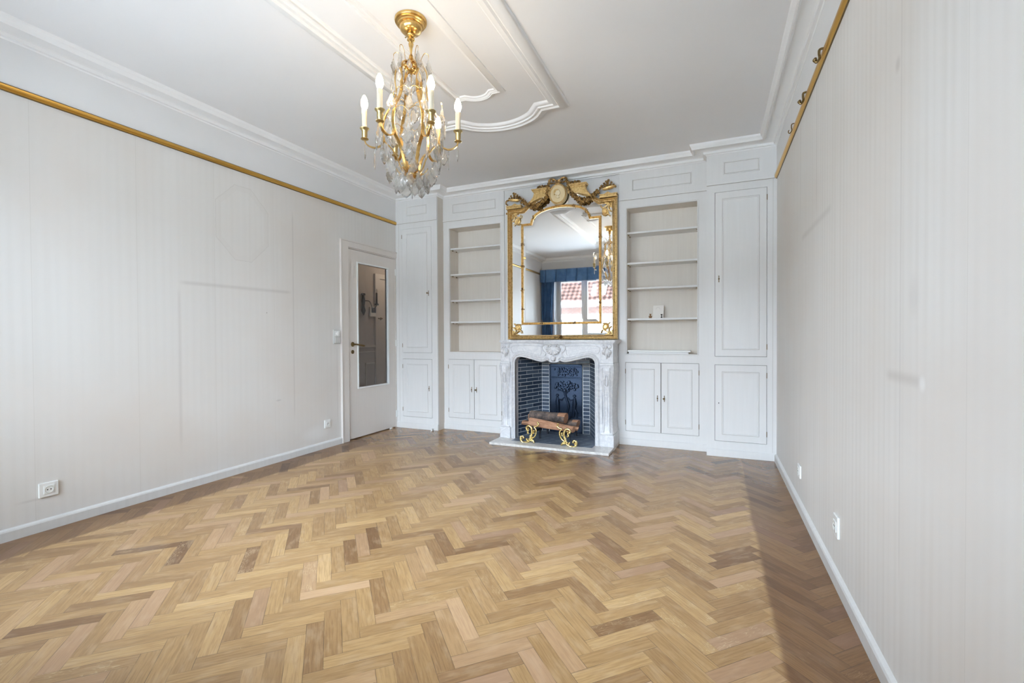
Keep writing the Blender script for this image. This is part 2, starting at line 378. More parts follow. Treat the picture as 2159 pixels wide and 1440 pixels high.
    def prism(s, pts2, y0, y1):      # polygon in x,z extruded along y
        n = len(pts2); vs = [(p[0], y0, p[1]) for p in pts2]+[(p[0], y1, p[1]) for p in pts2]
        fs = [tuple(range(n)), tuple(range(2*n-1, n-1, -1))]+[(i, (i+1) % n, n+(i+1) % n, n+i) for i in range(n)]
        return s.add(vs, fs)
    def strip(s, A, B, y0, y1):      # band between two polylines A,B (x,z), extruded
        n = len(A); vs = []
        for y in (y0, y1):
            vs += [(p[0], y, p[1]) for p in A]+[(p[0], y, p[1]) for p in B]
        fs = []
        for i in range(n-1):
            fs += [(i, i+1, n+i+1, n+i), (2*n+i, 3*n+i, 3*n+i+1, 2*n+i+1), (i, 2*n+i, 2*n+i+1, i+1), (n+i, n+i+1, 3*n+i+1, 3*n+i)]
        fs += [(0, n, 3*n, 2*n), (n-1, 3*n-1, 4*n-1, 2*n-1)]
        return s.add(vs, fs)
    def sweep(s, path, prof, closed=True):   # path: xy list, prof: (inward offset, z); inward = left of the direction
        m = len(path); vs = []; k = len(prof)
        for i in range(m):
            p = Vector(path[i])
            a = Vector(path[i-1]) if (closed or i > 0) else None; b = Vector(path[(i+1) % m]) if (closed or i < m-1) else None
            d1 = (p-a).normalized() if a is not None else (b-p).normalized(); d2 = (b-p).normalized() if b is not None else d1
            n1 = Vector((-d1.y, d1.x)); n2 = Vector((-d2.y, d2.x)); mm = (n1+n2); mm = mm/max(.15, mm.dot(n1)) if mm.length > 1e-6 else n1
            for o, z in prof: vs.append((p.x+mm.x*o, p.y+mm.y*o, z))
        fs = []
        for i in range(m if closed else m-1):
            j = (i+1) % m
            for q in range(k-1): fs.append((i*k+q, j*k+q, j*k+q+1, i*k+q+1))
        if not closed: fs += [tuple(range(k)), tuple((m-1)*k+q for q in range(k))[::-1]]
        return s.add(vs, fs)
    def sweepxz(s, path, prof, y, closed=True):   # path in x,z on a wall facing -y ; prof: (offset to the left, depth toward viewer)
        t = MB(); t.sweep(path, prof, closed); n = len(s.v)
        for v in t.v: s.v.append(Vector((v.x, y-v.z, v.y)))
        for f in t.f: s.f.append([i+n for i in f]); s.mi.append(s.cur); s.rnd.append(s.r)
        return s
    def build(s, name, m, parent=None, smooth=False, bevel=0, keep=False, attr=False, sub=0):
        ms = m if isinstance(m, (list, tuple)) else [m]
        if parent is not None: org = wloc(parent)
        elif keep: org = Vector((0, 0, 0))
        else:
            xs = [v.x for v in s.v]; ys = [v.y for v in s.v]; zs = [v.z for v in s.v]
            org = Vector(((min(xs)+max(xs))/2, (min(ys)+max(ys))/2, min(zs)))
        me = bpy.data.meshes.new(name); me.from_pydata([v-org for v in s.v], [], s.f)
        for q in ms: me.materials.append(q)
        for p, i in zip(me.polygons, s.mi): p.material_index = i
        if attr:
            a = me.color_attributes.new('rnd', 'FLOAT_COLOR', 'CORNER')
            for p, r in zip(me.polygons, s.rnd):
                rr = r if isinstance(r, tuple) else (r, r, r)
                for li in p.loop_indices: a.data[li].color = (*rr, 1)
        bm = bmesh.new(); bm.from_mesh(me); bmesh.ops.remove_doubles(bm, verts=bm.verts, dist=1e-6) if not attr else None
        bmesh.ops.recalc_face_normals(bm, faces=bm.faces); bm.to_mesh(me); bm.free()
        if smooth:
            for p in me.polygons: p.use_smooth = True
            me.set_sharp_from_angle(angle=math.radians(42)) if hasattr(me, 'set_sharp_from_angle') else None
        o = bpy.data.objects.new(name, me); COL.objects.link(o)
        if parent is not None: o.parent = parent
        else: o.location = org
        if bevel:
            bv = o.modifiers.new('bevel', 'BEVEL'); bv.width = bevel; bv.segments = 2; bv.limit_method = 'ANGLE'; bv.angle_limit = math.radians(35)
        if sub:
            sb = o.modifiers.new('sub', 'SUBSURF'); sb.levels = sub; sb.render_levels = sub
        return o
def copy_tree(o, parent=None):
    c = o.copy(); COL.objects.link(c); c.parent = parent
    for ch in [q for q in bpy.data.objects if q.parent == o]: copy_tree(ch, c)
    return c
def struct(o, label=None):
    o['kind'] = 'structure'
    if label: o['label'] = label
    return o
def catmull(pts, n=6, closed=False):
    pts = [Vector(p) for p in pts]; out = []; m = len(pts)
    for i in range(m if closed else m-1):
        p0 = pts[i-1] if (closed or i > 0) else pts[0]; p1 = pts[i]; p2 = pts[(i+1) % m]; p3 = pts[(i+2) % m] if (closed or i+2 < m) else pts[-1]
        for k in range(n):
            t = k/n; out.append(.5*((2*p1)+(p2-p0)*t+(2*p0-5*p1+4*p2-p3)*t*t+(3*p1-p0-3*p2+p3)*t**3))
    if not closed: out.append(pts[-1])
    return out

# ================================================================== room shell
# floor: every oak block laid in herringbone
def clip(poly, ax, lim, keep_less):
    out = []
    for i in range(len(poly)):
        a, b = poly[i], poly[(i+1) % len(poly)]
        ia = (a[ax] <= lim) == keep_less or a[ax] == lim; ib = (b[ax] <= lim) == keep_less or b[ax] == lim
        if ia: out.append(a)
        if ia != ib:
            t = (lim-a[ax])/(b[ax]-a[ax]); out.append(tuple(a[k]+(b[k]-a[k])*t for k in range(4)))
    return out
verts = []; faces = []; uvs = []; rn = []
s2 = math.sqrt(.5); PX = Lp*math.sqrt(2); PY = Wp*math.sqrt(2)
for kx in range(-12, 8):
    for orient in (0, 1):
        for j in range(-60, 90):
            if orient == 0: ox, oy = -.636+kx*PX, 1.756+j*PY; d = (s2, -s2); q = (s2, s2)
            else: ox, oy = -.636+Lp*s2+kx*PX, 1.756-Lp*s2+j*PY; d = (s2, s2); q = (s2, -s2)
            poly = []
            for a, b_ in ((0, 0), (Lp, 0), (Lp, Wp), (0, Wp)):
                poly.append((ox+d[0]*a+q[0]*b_, oy+d[1]*a+q[1]*b_, a, b_))
            for ax, lim, kl in ((0, XR, True), (0, XL-.06, False), (1, YB, True), (1, YF-.25, False)):
                poly = clip(poly, ax, lim, kl)
                if len(poly) < 3: break
            if len(poly) < 3: continue
            if orient == 1: poly = poly[::-1]
            n = len(verts); verts += [(p[0], p[1], 0) for p in poly]; faces.append(tuple(range(n, n+len(poly)))); uvs.append([(p[2], p[3]) for p in poly])
            r = random.random(); rn.append((min(1, max(0, random.gauss(.55, .20))) if r > .05 else random.random()*.25, random.random(), random.random()))
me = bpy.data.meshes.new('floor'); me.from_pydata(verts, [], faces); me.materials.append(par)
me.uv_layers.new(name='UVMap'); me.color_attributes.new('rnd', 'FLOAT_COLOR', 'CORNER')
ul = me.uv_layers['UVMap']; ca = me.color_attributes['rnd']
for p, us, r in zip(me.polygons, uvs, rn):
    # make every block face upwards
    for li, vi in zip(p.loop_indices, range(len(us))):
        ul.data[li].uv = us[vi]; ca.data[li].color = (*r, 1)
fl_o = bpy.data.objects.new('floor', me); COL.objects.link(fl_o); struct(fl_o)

DY0, DY1, DZ = 3.812, 4.625, 2.072     # door opening in the left wall
b = MB(); b.box(XL-.10, XL, YF-.25, DY0-.0, 0, ZC); b.box(XL-.10, XL, DY0, DY1+.006, DZ, ZC); b.box(XL-.10, XL, DY1+.006, YB+.1, 0, ZC)
struct(b.build('wall_left', wp_left, keep=True))
b = MB(); b.box(XR, XR+.12, YF-.25, YB+.1, 0, ZC); struct(b.build('wall_right', wp_right, keep=True))
b = MB(); b.box(XL, XR, YB, YB+.12, 0, ZC)
b.box(CHL, -1.99, 4.79, YB, 0, ZC); b.box(-1.02, CHR, 4.79, YB, 0, ZC); b.box(-1.99, -1.02, 4.79, YB, .92, ZC)
struct(b.build('wall_back', cab_m, keep=True))
# plaster frieze above the picture rail
b = MB(); b.box(XL, XL+.004, YF, Y1, 2.50, ZC); struct(b.build('trim_1', plaster, keep=True))
b = MB(); b.box(XR-.004, XR, YF, Y1, 2.50, ZC); struct(b.build('trim_2', plaster, keep=True))
b = MB(); b.box(XL-.1, XR+.1, YF-.25, YB+.12, ZC, ZC+.1); struct(b.build('ceiling', ceil_m, keep=True))
b = MB(); b.box(XL, WX0, YF-.25, YF, 0, ZC); b.box(WX1, XR, YF-.25, YF, 0, ZC); b.box(WX0, WX1, YF-.25, YF, WZ1, ZC)
b.box(-2.55, WX1, YF-.25, YF, 0, .84)
struct(b.build('wall_front', plaster, keep=True))

# cornice running round the whole room (inward is to the left of the path)
cpath = [(XL, YF), (XR, YF), (XR, Y1), (XB, Y1), (XB, Y0), (XA, Y0), (XA, Y1), (XL, Y1)]
cprof = [(0, 2.758), (.006, 2.760), (.010, 2.768), (.026, 2.770), (.029, 2.776), (.029, 2.790), (.036, 2.795), (.050, 2.799), (.070, 2.806),
         (.086, 2.812), (.098, 2.811), (.104, 2.797), (.112, 2.791), (.122, 2.793), (.127, 2.803), (.130, 2.814), (.136, 2.818), (.139, 2.828), (.142, 2.8405)]
b = MB(); b.sweep(cpath, cprof); struct(b.build('trim_3', stucco, keep=True, smooth=True))

# ceiling panel mouldings around the chandelier
def panel_path(hw, yend, sh, bulge, yc=2.115):
    cx = -1.537; n = 16; top = []
    # right shoulder -> bulge -> left shoulder
    r0 = hw-sh
    for i in range(n+1):
        u = r0*(1-2*i/n); top.append((cx+u, yend+bulge*(1-(u/r0)**2)**.75 if abs(u) < r0 else yend))
    half = [(cx+hw, yend)]+[(cx+r0+.004, yend)]+top[1:-1]+[(cx-r0-.004, yend)]+[(cx-hw, yend)]
    other = [(2*cx-p[0], 2*yc-p[1]) for p in half]
    return half+other
prof_o = [(0, ZC+.001), (.003, ZC-.010), (.012, ZC-.020), (.060, ZC-.034), (.064, ZC-.030), (.068, ZC-.022), (.074, ZC-.020), (.086, ZC-.029), (.096, ZC-.028), (.100, ZC-.018),
          (.106, ZC-.017), (.118, ZC-.020), (.126, ZC-.016), (.130, ZC-.008), (.138, ZC+.001)]
b = MB(); b.sweep(panel_path(.555, 3.352, .175, .185), prof_o); struct(b.build('trim_4', stucco, keep=True, smooth=True))
prof_i = [(0, ZC+.001), (.002, ZC-.008), (.030, ZC-.020), (.033, ZC-.014), (.040, ZC-.018), (.048, ZC-.014), (.052, ZC-.009), (.060, ZC-.009), (.066, ZC+.001)]
b = MB(); b.sweep(panel_path(.200, 2.977, .085, .05), prof_i); struct(b.build('trim_5', stucco, keep=True, smooth=True))

# baseboards
bprof = [(0, 0), (.017, 0), (.017, .052), (.013, .060), (.006, .064), (0, .068)]
def rev(p): return p
b = MB(); b.sweep([(XL, DY0-.10), (XL, YF)], bprof, closed=False); struct(b.build('baseboard_left', base_m, keep=True))
b = MB(); b.sweep([(XR, YF), (XR, Y1-.006)], bprof, closed=False); struct(b.build('baseboard_right', base_m, keep=True))

# ------------------------------------------------------------------ door
d = empty('door_1', (XL, DY0, 0)); struct(d)
b = MB()
b.box(XL, XL+.016, DY0-.098, DY0-.0, 0, DZ+.062); b.box(XL, XL+.016, DY0, DY1+.004, DZ, DZ+.062)
b.box(XL-.10, XL+.002, DY0-.0, DY0+.014, 0, DZ); b.box(XL-.10, XL+.002, DY1-.010, DY1+.006, 0, DZ); b.box(XL-.10, XL+.002, DY0, DY1, DZ-.010, DZ)
b.box(XL, XL+.024, DY0-.108, DY0-.096, 0, DZ+.072); b.box(XL, XL+.024, DY0-.108, DY1+.004, DZ+.060, DZ+.072)
fr = b.build('door_frame', door_m, d, bevel=.002)
GY0, GY1, GZ0, GZ1 = 3.968, 4.478, .556, 1.925
b = MB(); x0, x1 = XL-.040, XL-.002; y0, y1 = DY0+.018, DY1-.014
b.box(x0, x1, y0, GY0, .012, DZ-.014); b.box(x0, x1, GY1, y1, .012, DZ-.014); b.box(x0, x1, GY0, GY1, .012, GZ0); b.box(x0, x1, GY0, GY1, GZ1, DZ-.014)
leaf = b.build('door_leaf', door_m, d)
b = MB()
for (a0, a1, c0, c1) in ((GY0-.012, GY0+.004, GZ0-.012, GZ1+.012), (GY1-.004, GY1+.012, GZ0-.012, GZ1+.012)): b.box(x0-.002, x1+.008, a0, a1, c0, c1)
b.box(x0-.002, x1+.008, GY0, GY1, GZ0-.012, GZ0+.004); b.box(x0-.002, x1+.008, GY0, GY1, GZ1-.004, GZ1+.012)
b.build('glazing_bead', mat('bead_white', (.78, .80, .80), .35), leaf, bevel=.002)
b = MB(); b.box(XL-.024, XL-.018, GY0, GY1, GZ0, GZ1); b.build('glass_pane', glass_m, leaf)
b = MB(); b.lathe([(0, .0), (.026, .0), (.026, .004), (.020, .008), (.010, .010), (.009, .040), (0, .042)], (x1, 3.884, 1.034), 'x', 20)
b.tube([(x1+.036, 3.884, 1.034), (x1+.040, 3.900, 1.034), (x1+.044, 3.95, 1.026), (x1+.044, 4.0, 1.018), (x1+.040, 4.022, 1.016)], [.009, .008, .009, .012, .010], 10)
b.build('door_handle', dark_brass, leaf, smooth=True)['label'] = 'aged brass lever handle'
b = MB(); b.lathe([(0, 0), (.022, 0), (.022, .003), (.017, .006), (.013, .004), (0, .004)], (x1, 3.883, .952), 'x', 20); es = b.build('keyhole_plate', dark_brass, leaf, smooth=True)
b = MB(); b.box(x1+.003, x1+.0065, 3.881, 3.885, .944, .960); b.build('keyhole', black_m, es)
for z in (1.90, 1.035, .17):
    b = MB(); b.tube([(XL+.007, DY1+.002, z-.04), (XL+.007, DY1+.002, z+.04)], .0075, 10); b.box(XL, XL+.003, DY1-.016, DY1+.018, z-.038, z+.038)
    b.build('hinge', plastic, d, smooth=True)

# hallway behind the glass
hx = -4.95
hallwall = mat('hall_wall_paint', (.46, .41, .37), .7)
b = MB(); b.box(hx-.1, hx, 3.3, 7.4, 0, 2.6); b.box(hx, XL-.10, 7.3, 7.4, 0, 2.6); b.box(hx, XL-.10, 3.3, 3.4, 0, 2.6); b.box(XL-.10, XL, YB+.1, 7.4, 0, 2.6)
b.box(hx-.1, XL-.1, 3.3, 7.4, 2.6, 2.7); b.cur = 1; b.box(hx-.1, XL-.1, 3.3, 7.4, -.05, -.001)
struct(b.build('wall_hall', [hallwall, mat('hall_floor', (.25, .17, .10), .5)], keep=True))
def hp(y, z): # positions measured for x=-4.75 moved out to the hall wall
    k = hx/-4.75; return y*k, H+(z-H)*k
b = MB()
ya, za = hp(5.622, 2.077); yb, zb = hp(5.726, 2.004)
b.box(hx, hx+.03, ya, yb, 0, za); b.box(hx, hx+.03, yb, ya+1.0, zb, za); b.box(hx, hx+.03, ya+.9, ya+1.0, 0, zb)
b.box(hx, hx+.012, yb+.01, ya+.9, 0, zb)
hd = empty('door_2', (hx, ya, 0)); struct(hd); b.build('door_frame', door_m, hd, bevel=.003)
b = MB(); yh, zh = hp(5.729, 1.392); b.tube([(hx+.02, yh+.0, zh), (hx+.07, yh, zh), (hx+.075, yh-.10, zh)], .009, 8); b.lathe([(0, 0), (.025, 0), (.02, .008), (0, .01)], (hx+.02, yh+.02, zh), 'x', 14)
b.build('door_handle', dark_brass, hd, smooth=True)
b = MB()
_, zr = hp(5.3, .968); b.box(hx, hx+.02, 3.4, ya, zr-.012, zr+.012); _, zr = hp(5.3, .888); b.box(hx, hx+.012, 3.4, ya, zr-.006, zr+.006)
py, pz = hp(5.42, .721)
for q in ((py, pz),):
    for k in range(-3, 1):
        y0_ = py+k*.75; b.box(hx, hx+.012, y0_, y0_+.62, pz-.012, pz); b.box(hx, hx+.012, y0_, y0_+.012, .15, pz) ; b.box(hx, hx+.012, y0_+.608, y0_+.62, .15, pz)
struct(b.build('trim_6', door_m, keep=True))
# sconce
ys, zt = hp(5.368, 1.74); _, zb_ = hp(5.368, 1.43)
s = empty('wall_sconce', (hx, ys, zb_), 'dark bronze candle wall sconce in the hallway, seen through the door glass', 'wall lamp')
b = MB(); b.tube([(hx+.02, ys, zt), (hx+.02, ys, zt-.1), (hx+.02, ys, zb_+.14), (hx+.02, ys, zb_+.07), (hx+.02, ys, zb_)], [.014, .03, .018, .036, .006], 10); b.ball((hx+.02, ys-.02, zt), .02); b.ball((hx+.02, ys+.02, zt), .02)
b.build('backplate', barki, s, smooth=True)
ya2, za2 = hp(5.57, 1.582); ya3, za3 = hp(5.571, 1.77)
b = MB(); b.tube(catmull([(hx+.03, ys, (zt+zb_)/2+.06), (hx+.09, ys+.06, (zt+zb_)/2+.05), (hx+.12, ys+.10, za2-.08), (hx+.14, ya2-.10, za2-.05), (hx+.14, ya2-.1+.05, za2)]), .007, 8); b.build('arm', barki, s, smooth=True)
b = MB(); b.tube([(hx+.14, ya2-.05, za2), (hx+.14, ya2-.05, za2+.02), (hx+.14, ya2-.05, za2+.03), (hx+.14, ya2-.05, za3)], [.03, .034, .016, .014], 12); b.build('candle', barki, s, smooth=True)
b = MB(); b.lathe([(.006, 0), (.013, .015), (.014, .03), (.007, .055), (0, .065)], (hx+.14, ya2-.05, za3), 'z', 12); b.build('bulb', bulb_off, s, smooth=True)
yi0, zi1 = hp(5.509, 1.565); yi1, zi0 = hp(5.641, 1.418)
s = empty('intercom', (hx, yi0, zi0), 'white intercom with a dark square screen on the hallway wall, beside the sconce', 'intercom')
b = MB(); b.box(hx, hx+.03, yi0, yi1, zi0, zi1); b.build('housing', plastic, s, bevel=.003)
b = MB(); b.box(hx+.03, hx+.032, yi0+.02, yi1-.015, zi0+.06, zi1-.01); b.build('screen', mat('dark_screen', (.02, .04, .08), .2), s)
ld = bpy.data.lights.new('hall_lamp', 'POINT'); ld.energy = 7; ld.color = (1, .84, .66); ld.shadow_soft_size = .08
lo = bpy.data.objects.new('hall_lamp', ld); COL.objects.link(lo); lo.location = (-4.3, 6.3, 2.35)

# ================================================================== built-in cabinets
def panel_door(parent, x0, x1, z0, z1, yf, hinge_side, name='door', ph=.0):
    """door leaf with a raised moulding; thin dark gap around it"""
    g = .0030
    b = MB(); b.box(x0+g, x1-g, yf-.003, yf+.016, z0+g, z1-g)
    leaf = b.build(name, cab_m, parent, bevel=.0012)
    a, c = .062, .064
    px0, px1, pz0, pz1 = x0+a, x1-a, z0+c, z1-c
    b = MB(); b.sweepxz([(px0, pz0), (px1, pz0), (px1, pz1), (px0, pz1)], [(0, 0), (.001, .004), (.004, .0055), (.008, .003), (.011, .0035), (.013, 0)], yf-.003)
    mo = b.build('panel_moulding', cab_m, leaf)
    # thin darker line along the moulding
    b = MB(); b.sweepxz([(px0-.0015, pz0-.0015), (px1+.0015, pz0-.0015), (px1+.0015, pz1+.0015), (px0-.0015, pz1+.0015)], [(0, .0), (0, .0006), (.0022, .0006), (.0022, 0)], yf-.003)
    b.build('moulding_groove', groove_m, leaf)
    hx_ = x0+.001 if hinge_side == 'l' else x1-.001
    hz = (z0+.09, z1-.09)
    for z in hz:
        b = MB(); b.tube([(hx_, yf-.004, z-.024), (hx_, yf-.004, z+.024)], .0028, 8); b.build('hinge', dark_brass, leaf)
    return leaf
def key_handle(parent, x, z, yf, key=False, dark=False):
    b = MB(); y = yf-.004
    b.tube([(x, y-.004, z-.032), (x, y-.005, z-.022), (x, y-.006, z-.012), (x, y-.008, z), (x, y-.006, z+.012), (x, y-.005, z+.022), (x, y-.004, z+.032)], [.0015, .004, .0022, .0065, .0022, .004, .0015], 8)
    if key:
        b.tube([(x, y-.008, z), (x, y-.028, z)], .003, 8); b.lathe([(.004, -.002), (.010, -.002), (.010, .002), (.004, .002), (.004, -.002)], (x-.004, y-.030, z), 'x', 12)
        b.ball((x-.008, y-.028, z+.002), .006, 8)
    return b.build('key_escutcheon', dark_brass, parent, smooth=True)
def gap_frame(parent, x0, x1, z0, z1, yf, extra=None):
    b = MB(); b.box(x0, x1, yf+.012, yf+.016, z0, z1)
    return b.build('door_rebate', gap_m, parent)
def frieze(parent, x0, x1, yf, px0, px1):
    b = MB(); b.box(x0, x1, yf-.004, yf+.018, 2.490, 2.762); b.box(x0, x1, yf-.008, yf+.018, 2.486, 2.510)
    o = b.build('frieze_board', cab_m, parent, bevel=.001)
    b = MB(); b.sweepxz([(px0, 2.570), (px1, 2.570), (px1, 2.686), (px0, 2.686)], [(0, 0), (.0015, .004), (.005, .005), (.009, .002), (.010, 0)], yf-.004)
    b.build('frieze_moulding', cab_m, o)
    b = MB(); b.sweepxz([(px0+.010, 2.580), (px1-.010, 2.580), (px1-.010, 2.676), (px0+.010, 2.676)], [(0, 0), (0, .0007), (.002, .0007), (.002, 0)], yf-.004)
    b.build('moulding_groove', groove_m, o)
    b = MB(); b.box(x0+.002, x1-.002, yf-.0085, yf, 2.4845, 2.4866); b.build('joint_line', groove_m, o)
    return o
def plinth(parent, x0, x1, yf):
    b = MB(); b.box(x0, x1, yf-.007, yf+.01, 0, .066); b.box(x0, x1, yf-.004, yf+.01, .066, .070)
    return b.build('plinth', cab_m, parent, bevel=.0015)
def face(parent, x0, x1, yf, openings, z0=.070, z1=2.4845, th=.018):
    """face frame with rectangular holes"""
    xs = sorted({x0, x1, *[o[0] for o in openings], *[o[1] for o in openings]}); zs = sorted({z0, z1, *[o[2] for o in openings], *[o[3] for o in openings]})
    b = MB()
    for i in range(len(xs)-1):
        for j in range(len(zs)-1):
            cx, cz = (xs[i]+xs[i+1])/2, (zs[j]+zs[j+1])/2
            if any(o[0] < cx < o[1] and o[2] < cz < o[3] for o in openings): continue
            b.box(xs[i], xs[i+1], yf, yf+th, zs[j], zs[j+1])
    return b.build('face_frame', cab_m, parent)

def tall_cabinet(x0, x1, dx0, dx1, label, px, lowerkey, hinge, side):
    t = empty('tall_cabinet', ((x0+x1)/2, (Y1+YB)/2, 0), label, 'cabinet')
    face(t, x0, x1, Y1, [(dx0, dx1, .918, 2.418), (dx0, dx1, .142, .844)])
    b = MB()
    if side == 'r': b.box(x1-.018, x1, Y1+.018, YB, .0, 2.76)
    else: b.box(x0, x0+.018, Y1+.018, YB, 0, 2.76)
    b.build('side_panel', side_m, t)
    gap_frame(t, dx0-.01, dx1+.01, .90, 2.43, Y1+.004); gap_frame(t, dx0-.01, dx1+.01, .13, .86, Y1+.004)
    up_ = panel_door(t, dx0, dx1, .918, 2.418, Y1, hinge); lw = panel_door(t, dx0, dx1, .142, .844, Y1, hinge)
    frieze(t, x0, x1, Y1, *px); plinth(t, x0, x1, Y1)
    kx = dx1-.040 if hinge == 'l' else dx0+.034
    key_handle(up_, kx, 1.628, Y1, key=(hinge == 'l'))
    if lowerkey: key_handle(lw, kx, .494, Y1)
    else:
        b = MB(); b.ball((kx, Y1-.003, .491), .005, 8, (.7, .4, 1.2)); b.build('keyhole', black_m, lw)
    for ex in ([x0+.045] if hinge == 'l' else [x1-.03]):
        b = MB(); b.box(ex-.0008, ex+.0008, Y1-.0006, Y1, .07, 2.485); b.build('joint_line', groove_m, t)
    return t
LT = tall_cabinet(XL, XA, -3.482, -3.058, 'tall white built-in cupboard in the left corner beside the glazed door', (-3.413, -3.116), True, 'l', 'r')
RT = tall_cabinet(XB, XR, .012, .434, 'tall white built-in cupboard in the right corner beside the bare right wall', (.083, .375), False, 'r', 'l')

def bookcase(x0, x1, nx0, nx1, label, px, shelves, mid, dx0, dx1):
    t = empty('bookcase', ((x0+x1)/2, (Y0+YB)/2, 0), label, 'bookcase')
    NZ0, NZ1, yb = .930, 2.400, 4.985
    face(t, x0, x1, Y0, [(nx0, nx1, NZ0, NZ1), (dx0, dx1, .142, .842)])
    b = MB(); b.box(nx0-.016, nx0, Y0+.018, yb+.012, NZ0-.016, NZ1+.016); b.box(nx1, nx1+.016, Y0+.018, yb+.012, NZ0-.016, NZ1+.016)
    b.box(nx0, nx1, Y0+.018, yb+.012, NZ0-.016, NZ0); b.box(nx0, nx1, Y0+.018, yb+.012, NZ1, NZ1+.016); b.box(nx0, nx1, yb, yb+.012, NZ0, NZ1)
    b.build('niche_lining', niche_m, t)
    b = MB(); b.sweepxz([(nx0-.016, NZ0-.014), (nx1+.012, NZ0-.014), (nx1+.012, NZ1+.014), (nx0-.016, NZ1+.014)], [(0, 0), (.0, .003), (.010, .006), (.014, .004), (.015, 0)], Y0)
    b.build('niche_moulding', cab_m, t)
    for z in shelves:
        b = MB(); b.box(nx0, nx1, Y0+.022, yb, z-.019, z)
        sh = b.build('shelf', cab_m, t, bevel=.002)
        for hx_ in (nx0, nx1):
            sg = 1 if hx_ == nx0 else -1
            for ya_, yb_ in ((yb-.06, yb-.045), (Y0+.06, Y0+.075)): b = MB(); b.box(hx_, hx_+sg*.012, ya_, yb_, z-.027, z-.019); b.build('shelf_peg', dark_brass, sh)
    gap_frame(t, dx0-.01, dx1+.01, .13, .86, Y0+.004)
    l = panel_door(t, dx0, mid, .142, .842, Y0, 'l'); r = panel_door(t, mid, dx1, .142, .842, Y0, 'r')
    key_handle(l, mid-.033, .488, Y0); key_handle(r, mid+.032, .488, Y0, key=True)
    frieze(t, x0, x1, Y0, *px); plinth(t, x0, x1, Y0)
    return t
BL = bookcase(XA, CHL, -2.895, -2.223, 'white built-in bookcase with four empty shelves, left of the fireplace', (-2.852, -2.276), (2.168, 1.858, 1.548, 1.291), -2.568, -2.918, -2.214)
BR = bookcase(CHR, XB, -.806, -.140, 'white built-in bookcase right of the fireplace, with small figures on a shelf', (-.754, -.192), (2.165, 1.855, 1.600, 1.288), -.476, -.823, -.126)
# ================================================================== picture rails with hooks
def rail(x, sg, label):
    t = empty('picture_rail', (x, YF, 2.48), label, 'picture rail')
    b = MB(); b.sweep([(x, Y1), (x, YF)] if sg > 0 else [(x, YF), (x, Y1)], [(0.004, 2.482), (.012, 2.484), (.018, 2.488), (.021, 2.494), (.019, 2.500), (.021, 2.507), (.017, 2.513), (.006, 2.516), (.004, 2.516)], closed=False)
    b.build('rail_bar', rail_m, t, smooth=True)
    b = MB(); b.box(x, x+sg*.006, YF, Y1, 2.478, 2.484); b.box(x, x+sg*.010, YF, Y1, 2.514, 2.519); b.build('rail_edge', dark_brass, t)
    return t
rail(XL, 1, 'brass picture rail running along the left wall'); rail(XR, -1, 'brass picture rail running along the right wall')
for y, lab in ((2.711, 'nearest bronze hook on the right picture rail'), (3.158, 'middle bronze hook on the right picture rail'), (3.591, 'thin bronze hook on the right picture rail nearest the cupboards')):
    b = MB(); x = XR-.02; r = .006 if y < 3.3 else .003
    b.tube(catmull([(x+.012, y, 2.512), (x+.006, y, 2.523), (x-.010, y, 2.520), (x-.012, y, 2.500), (x-.010, y, 2.480), (x-.022, y, 2.462), (x-.030, y, 2.472), (x-.026, y, 2.484)]), [r]*43, 8)
    if y < 3.3: b.ball((x-.030, y, 2.474), .010, 8); b.box(x-.014, x-.008, y-.012, y+.012, 2.488, 2.520)
    tag(b.build('picture_hook', dark_brass, smooth=True), lab, 'hook', 'hooks on the right picture rail')

# ================================================================== sockets and switches
def socket(wx, sg, y0, y1, z0, z1, label):
    cy, cz = (y0+y1)/2, (z0+z1)/2
    t = empty('wall_socket', (wx, cy, z0), label, 'socket', 'wall sockets')
    b = MB(); b.box(wx, wx+sg*.010, y0, y1, z0, z1); b.build('cover_plate', plastic, t, bevel=.003)
    s_ = min(y1-y0, z1-z0)*.30; x = wx+sg*.0101
    b = MB(); b.box(wx+sg*.010, wx+sg*.013, cy-s_*.95, cy+s_*.95, cz-s_*.95, cz+s_*.95); ins = b.build('insert', plastic, t, bevel=.001)
    b = MB(); b.lathe([(s_*.85, .0032), (s_*.80, .0045), (s_*.72, .0032), (s_*.70, .0012), (0, .0012)], (0, 0, 0), 'x', 24)
    for v in b.v: v.x = wx+sg*(.0105+v.x); v.y += cy; v.z += cz
    b.build('socket_well', mat('socket_well', (.60, .60, .56), .5), t, smooth=True)
    for dy in (-s_*.3, s_*.3):
        b = MB(); b.lathe([(0, .0), (.003, 0)], (0, 0, 0), 'x', 10)
        for v in b.v: v.x = wx+sg*.0137; v.y += cy+dy; v.z += cz
        b.box(wx+sg*.0118, wx+sg*.0140, cy+dy-.0028, cy+dy+.0028, cz-.0028, cz+.0028); b.build('pin_hole', black_m, ins)
    return t
socket(XL, 1, 1.336, 1.424, .193, .277, 'wide white wall socket low on the left wall, nearest the viewer')
socket(XL, 1, 3.473, 3.550, .200, .280, 'small white wall socket on the left wall beside the door')
socket(XR, -1, 2.418, 2.500, .215, .310, 'white wall socket low on the right wall, the nearer of the two there')
socket(XR, -1, 3.385, 3.470, .205, .285, 'white wall socket low on the right wall, the farther one by the cupboards')
t = empty('light_switch', (XL, 3.648, 1.043), 'grey double light switch and dimmer on the left wall beside the door', 'switch')
b = MB(); b.box(XL, XL+.012, 3.601, 3.694, 1.045, 1.188); b.build('cover_plate', plastic_g, t, bevel=.002)
b = MB(); b.box(XL+.012, XL+.016, 3.612, 3.684, 1.120, 1.180); di = b.build('dimmer_plate', plastic, t, bevel=.001)
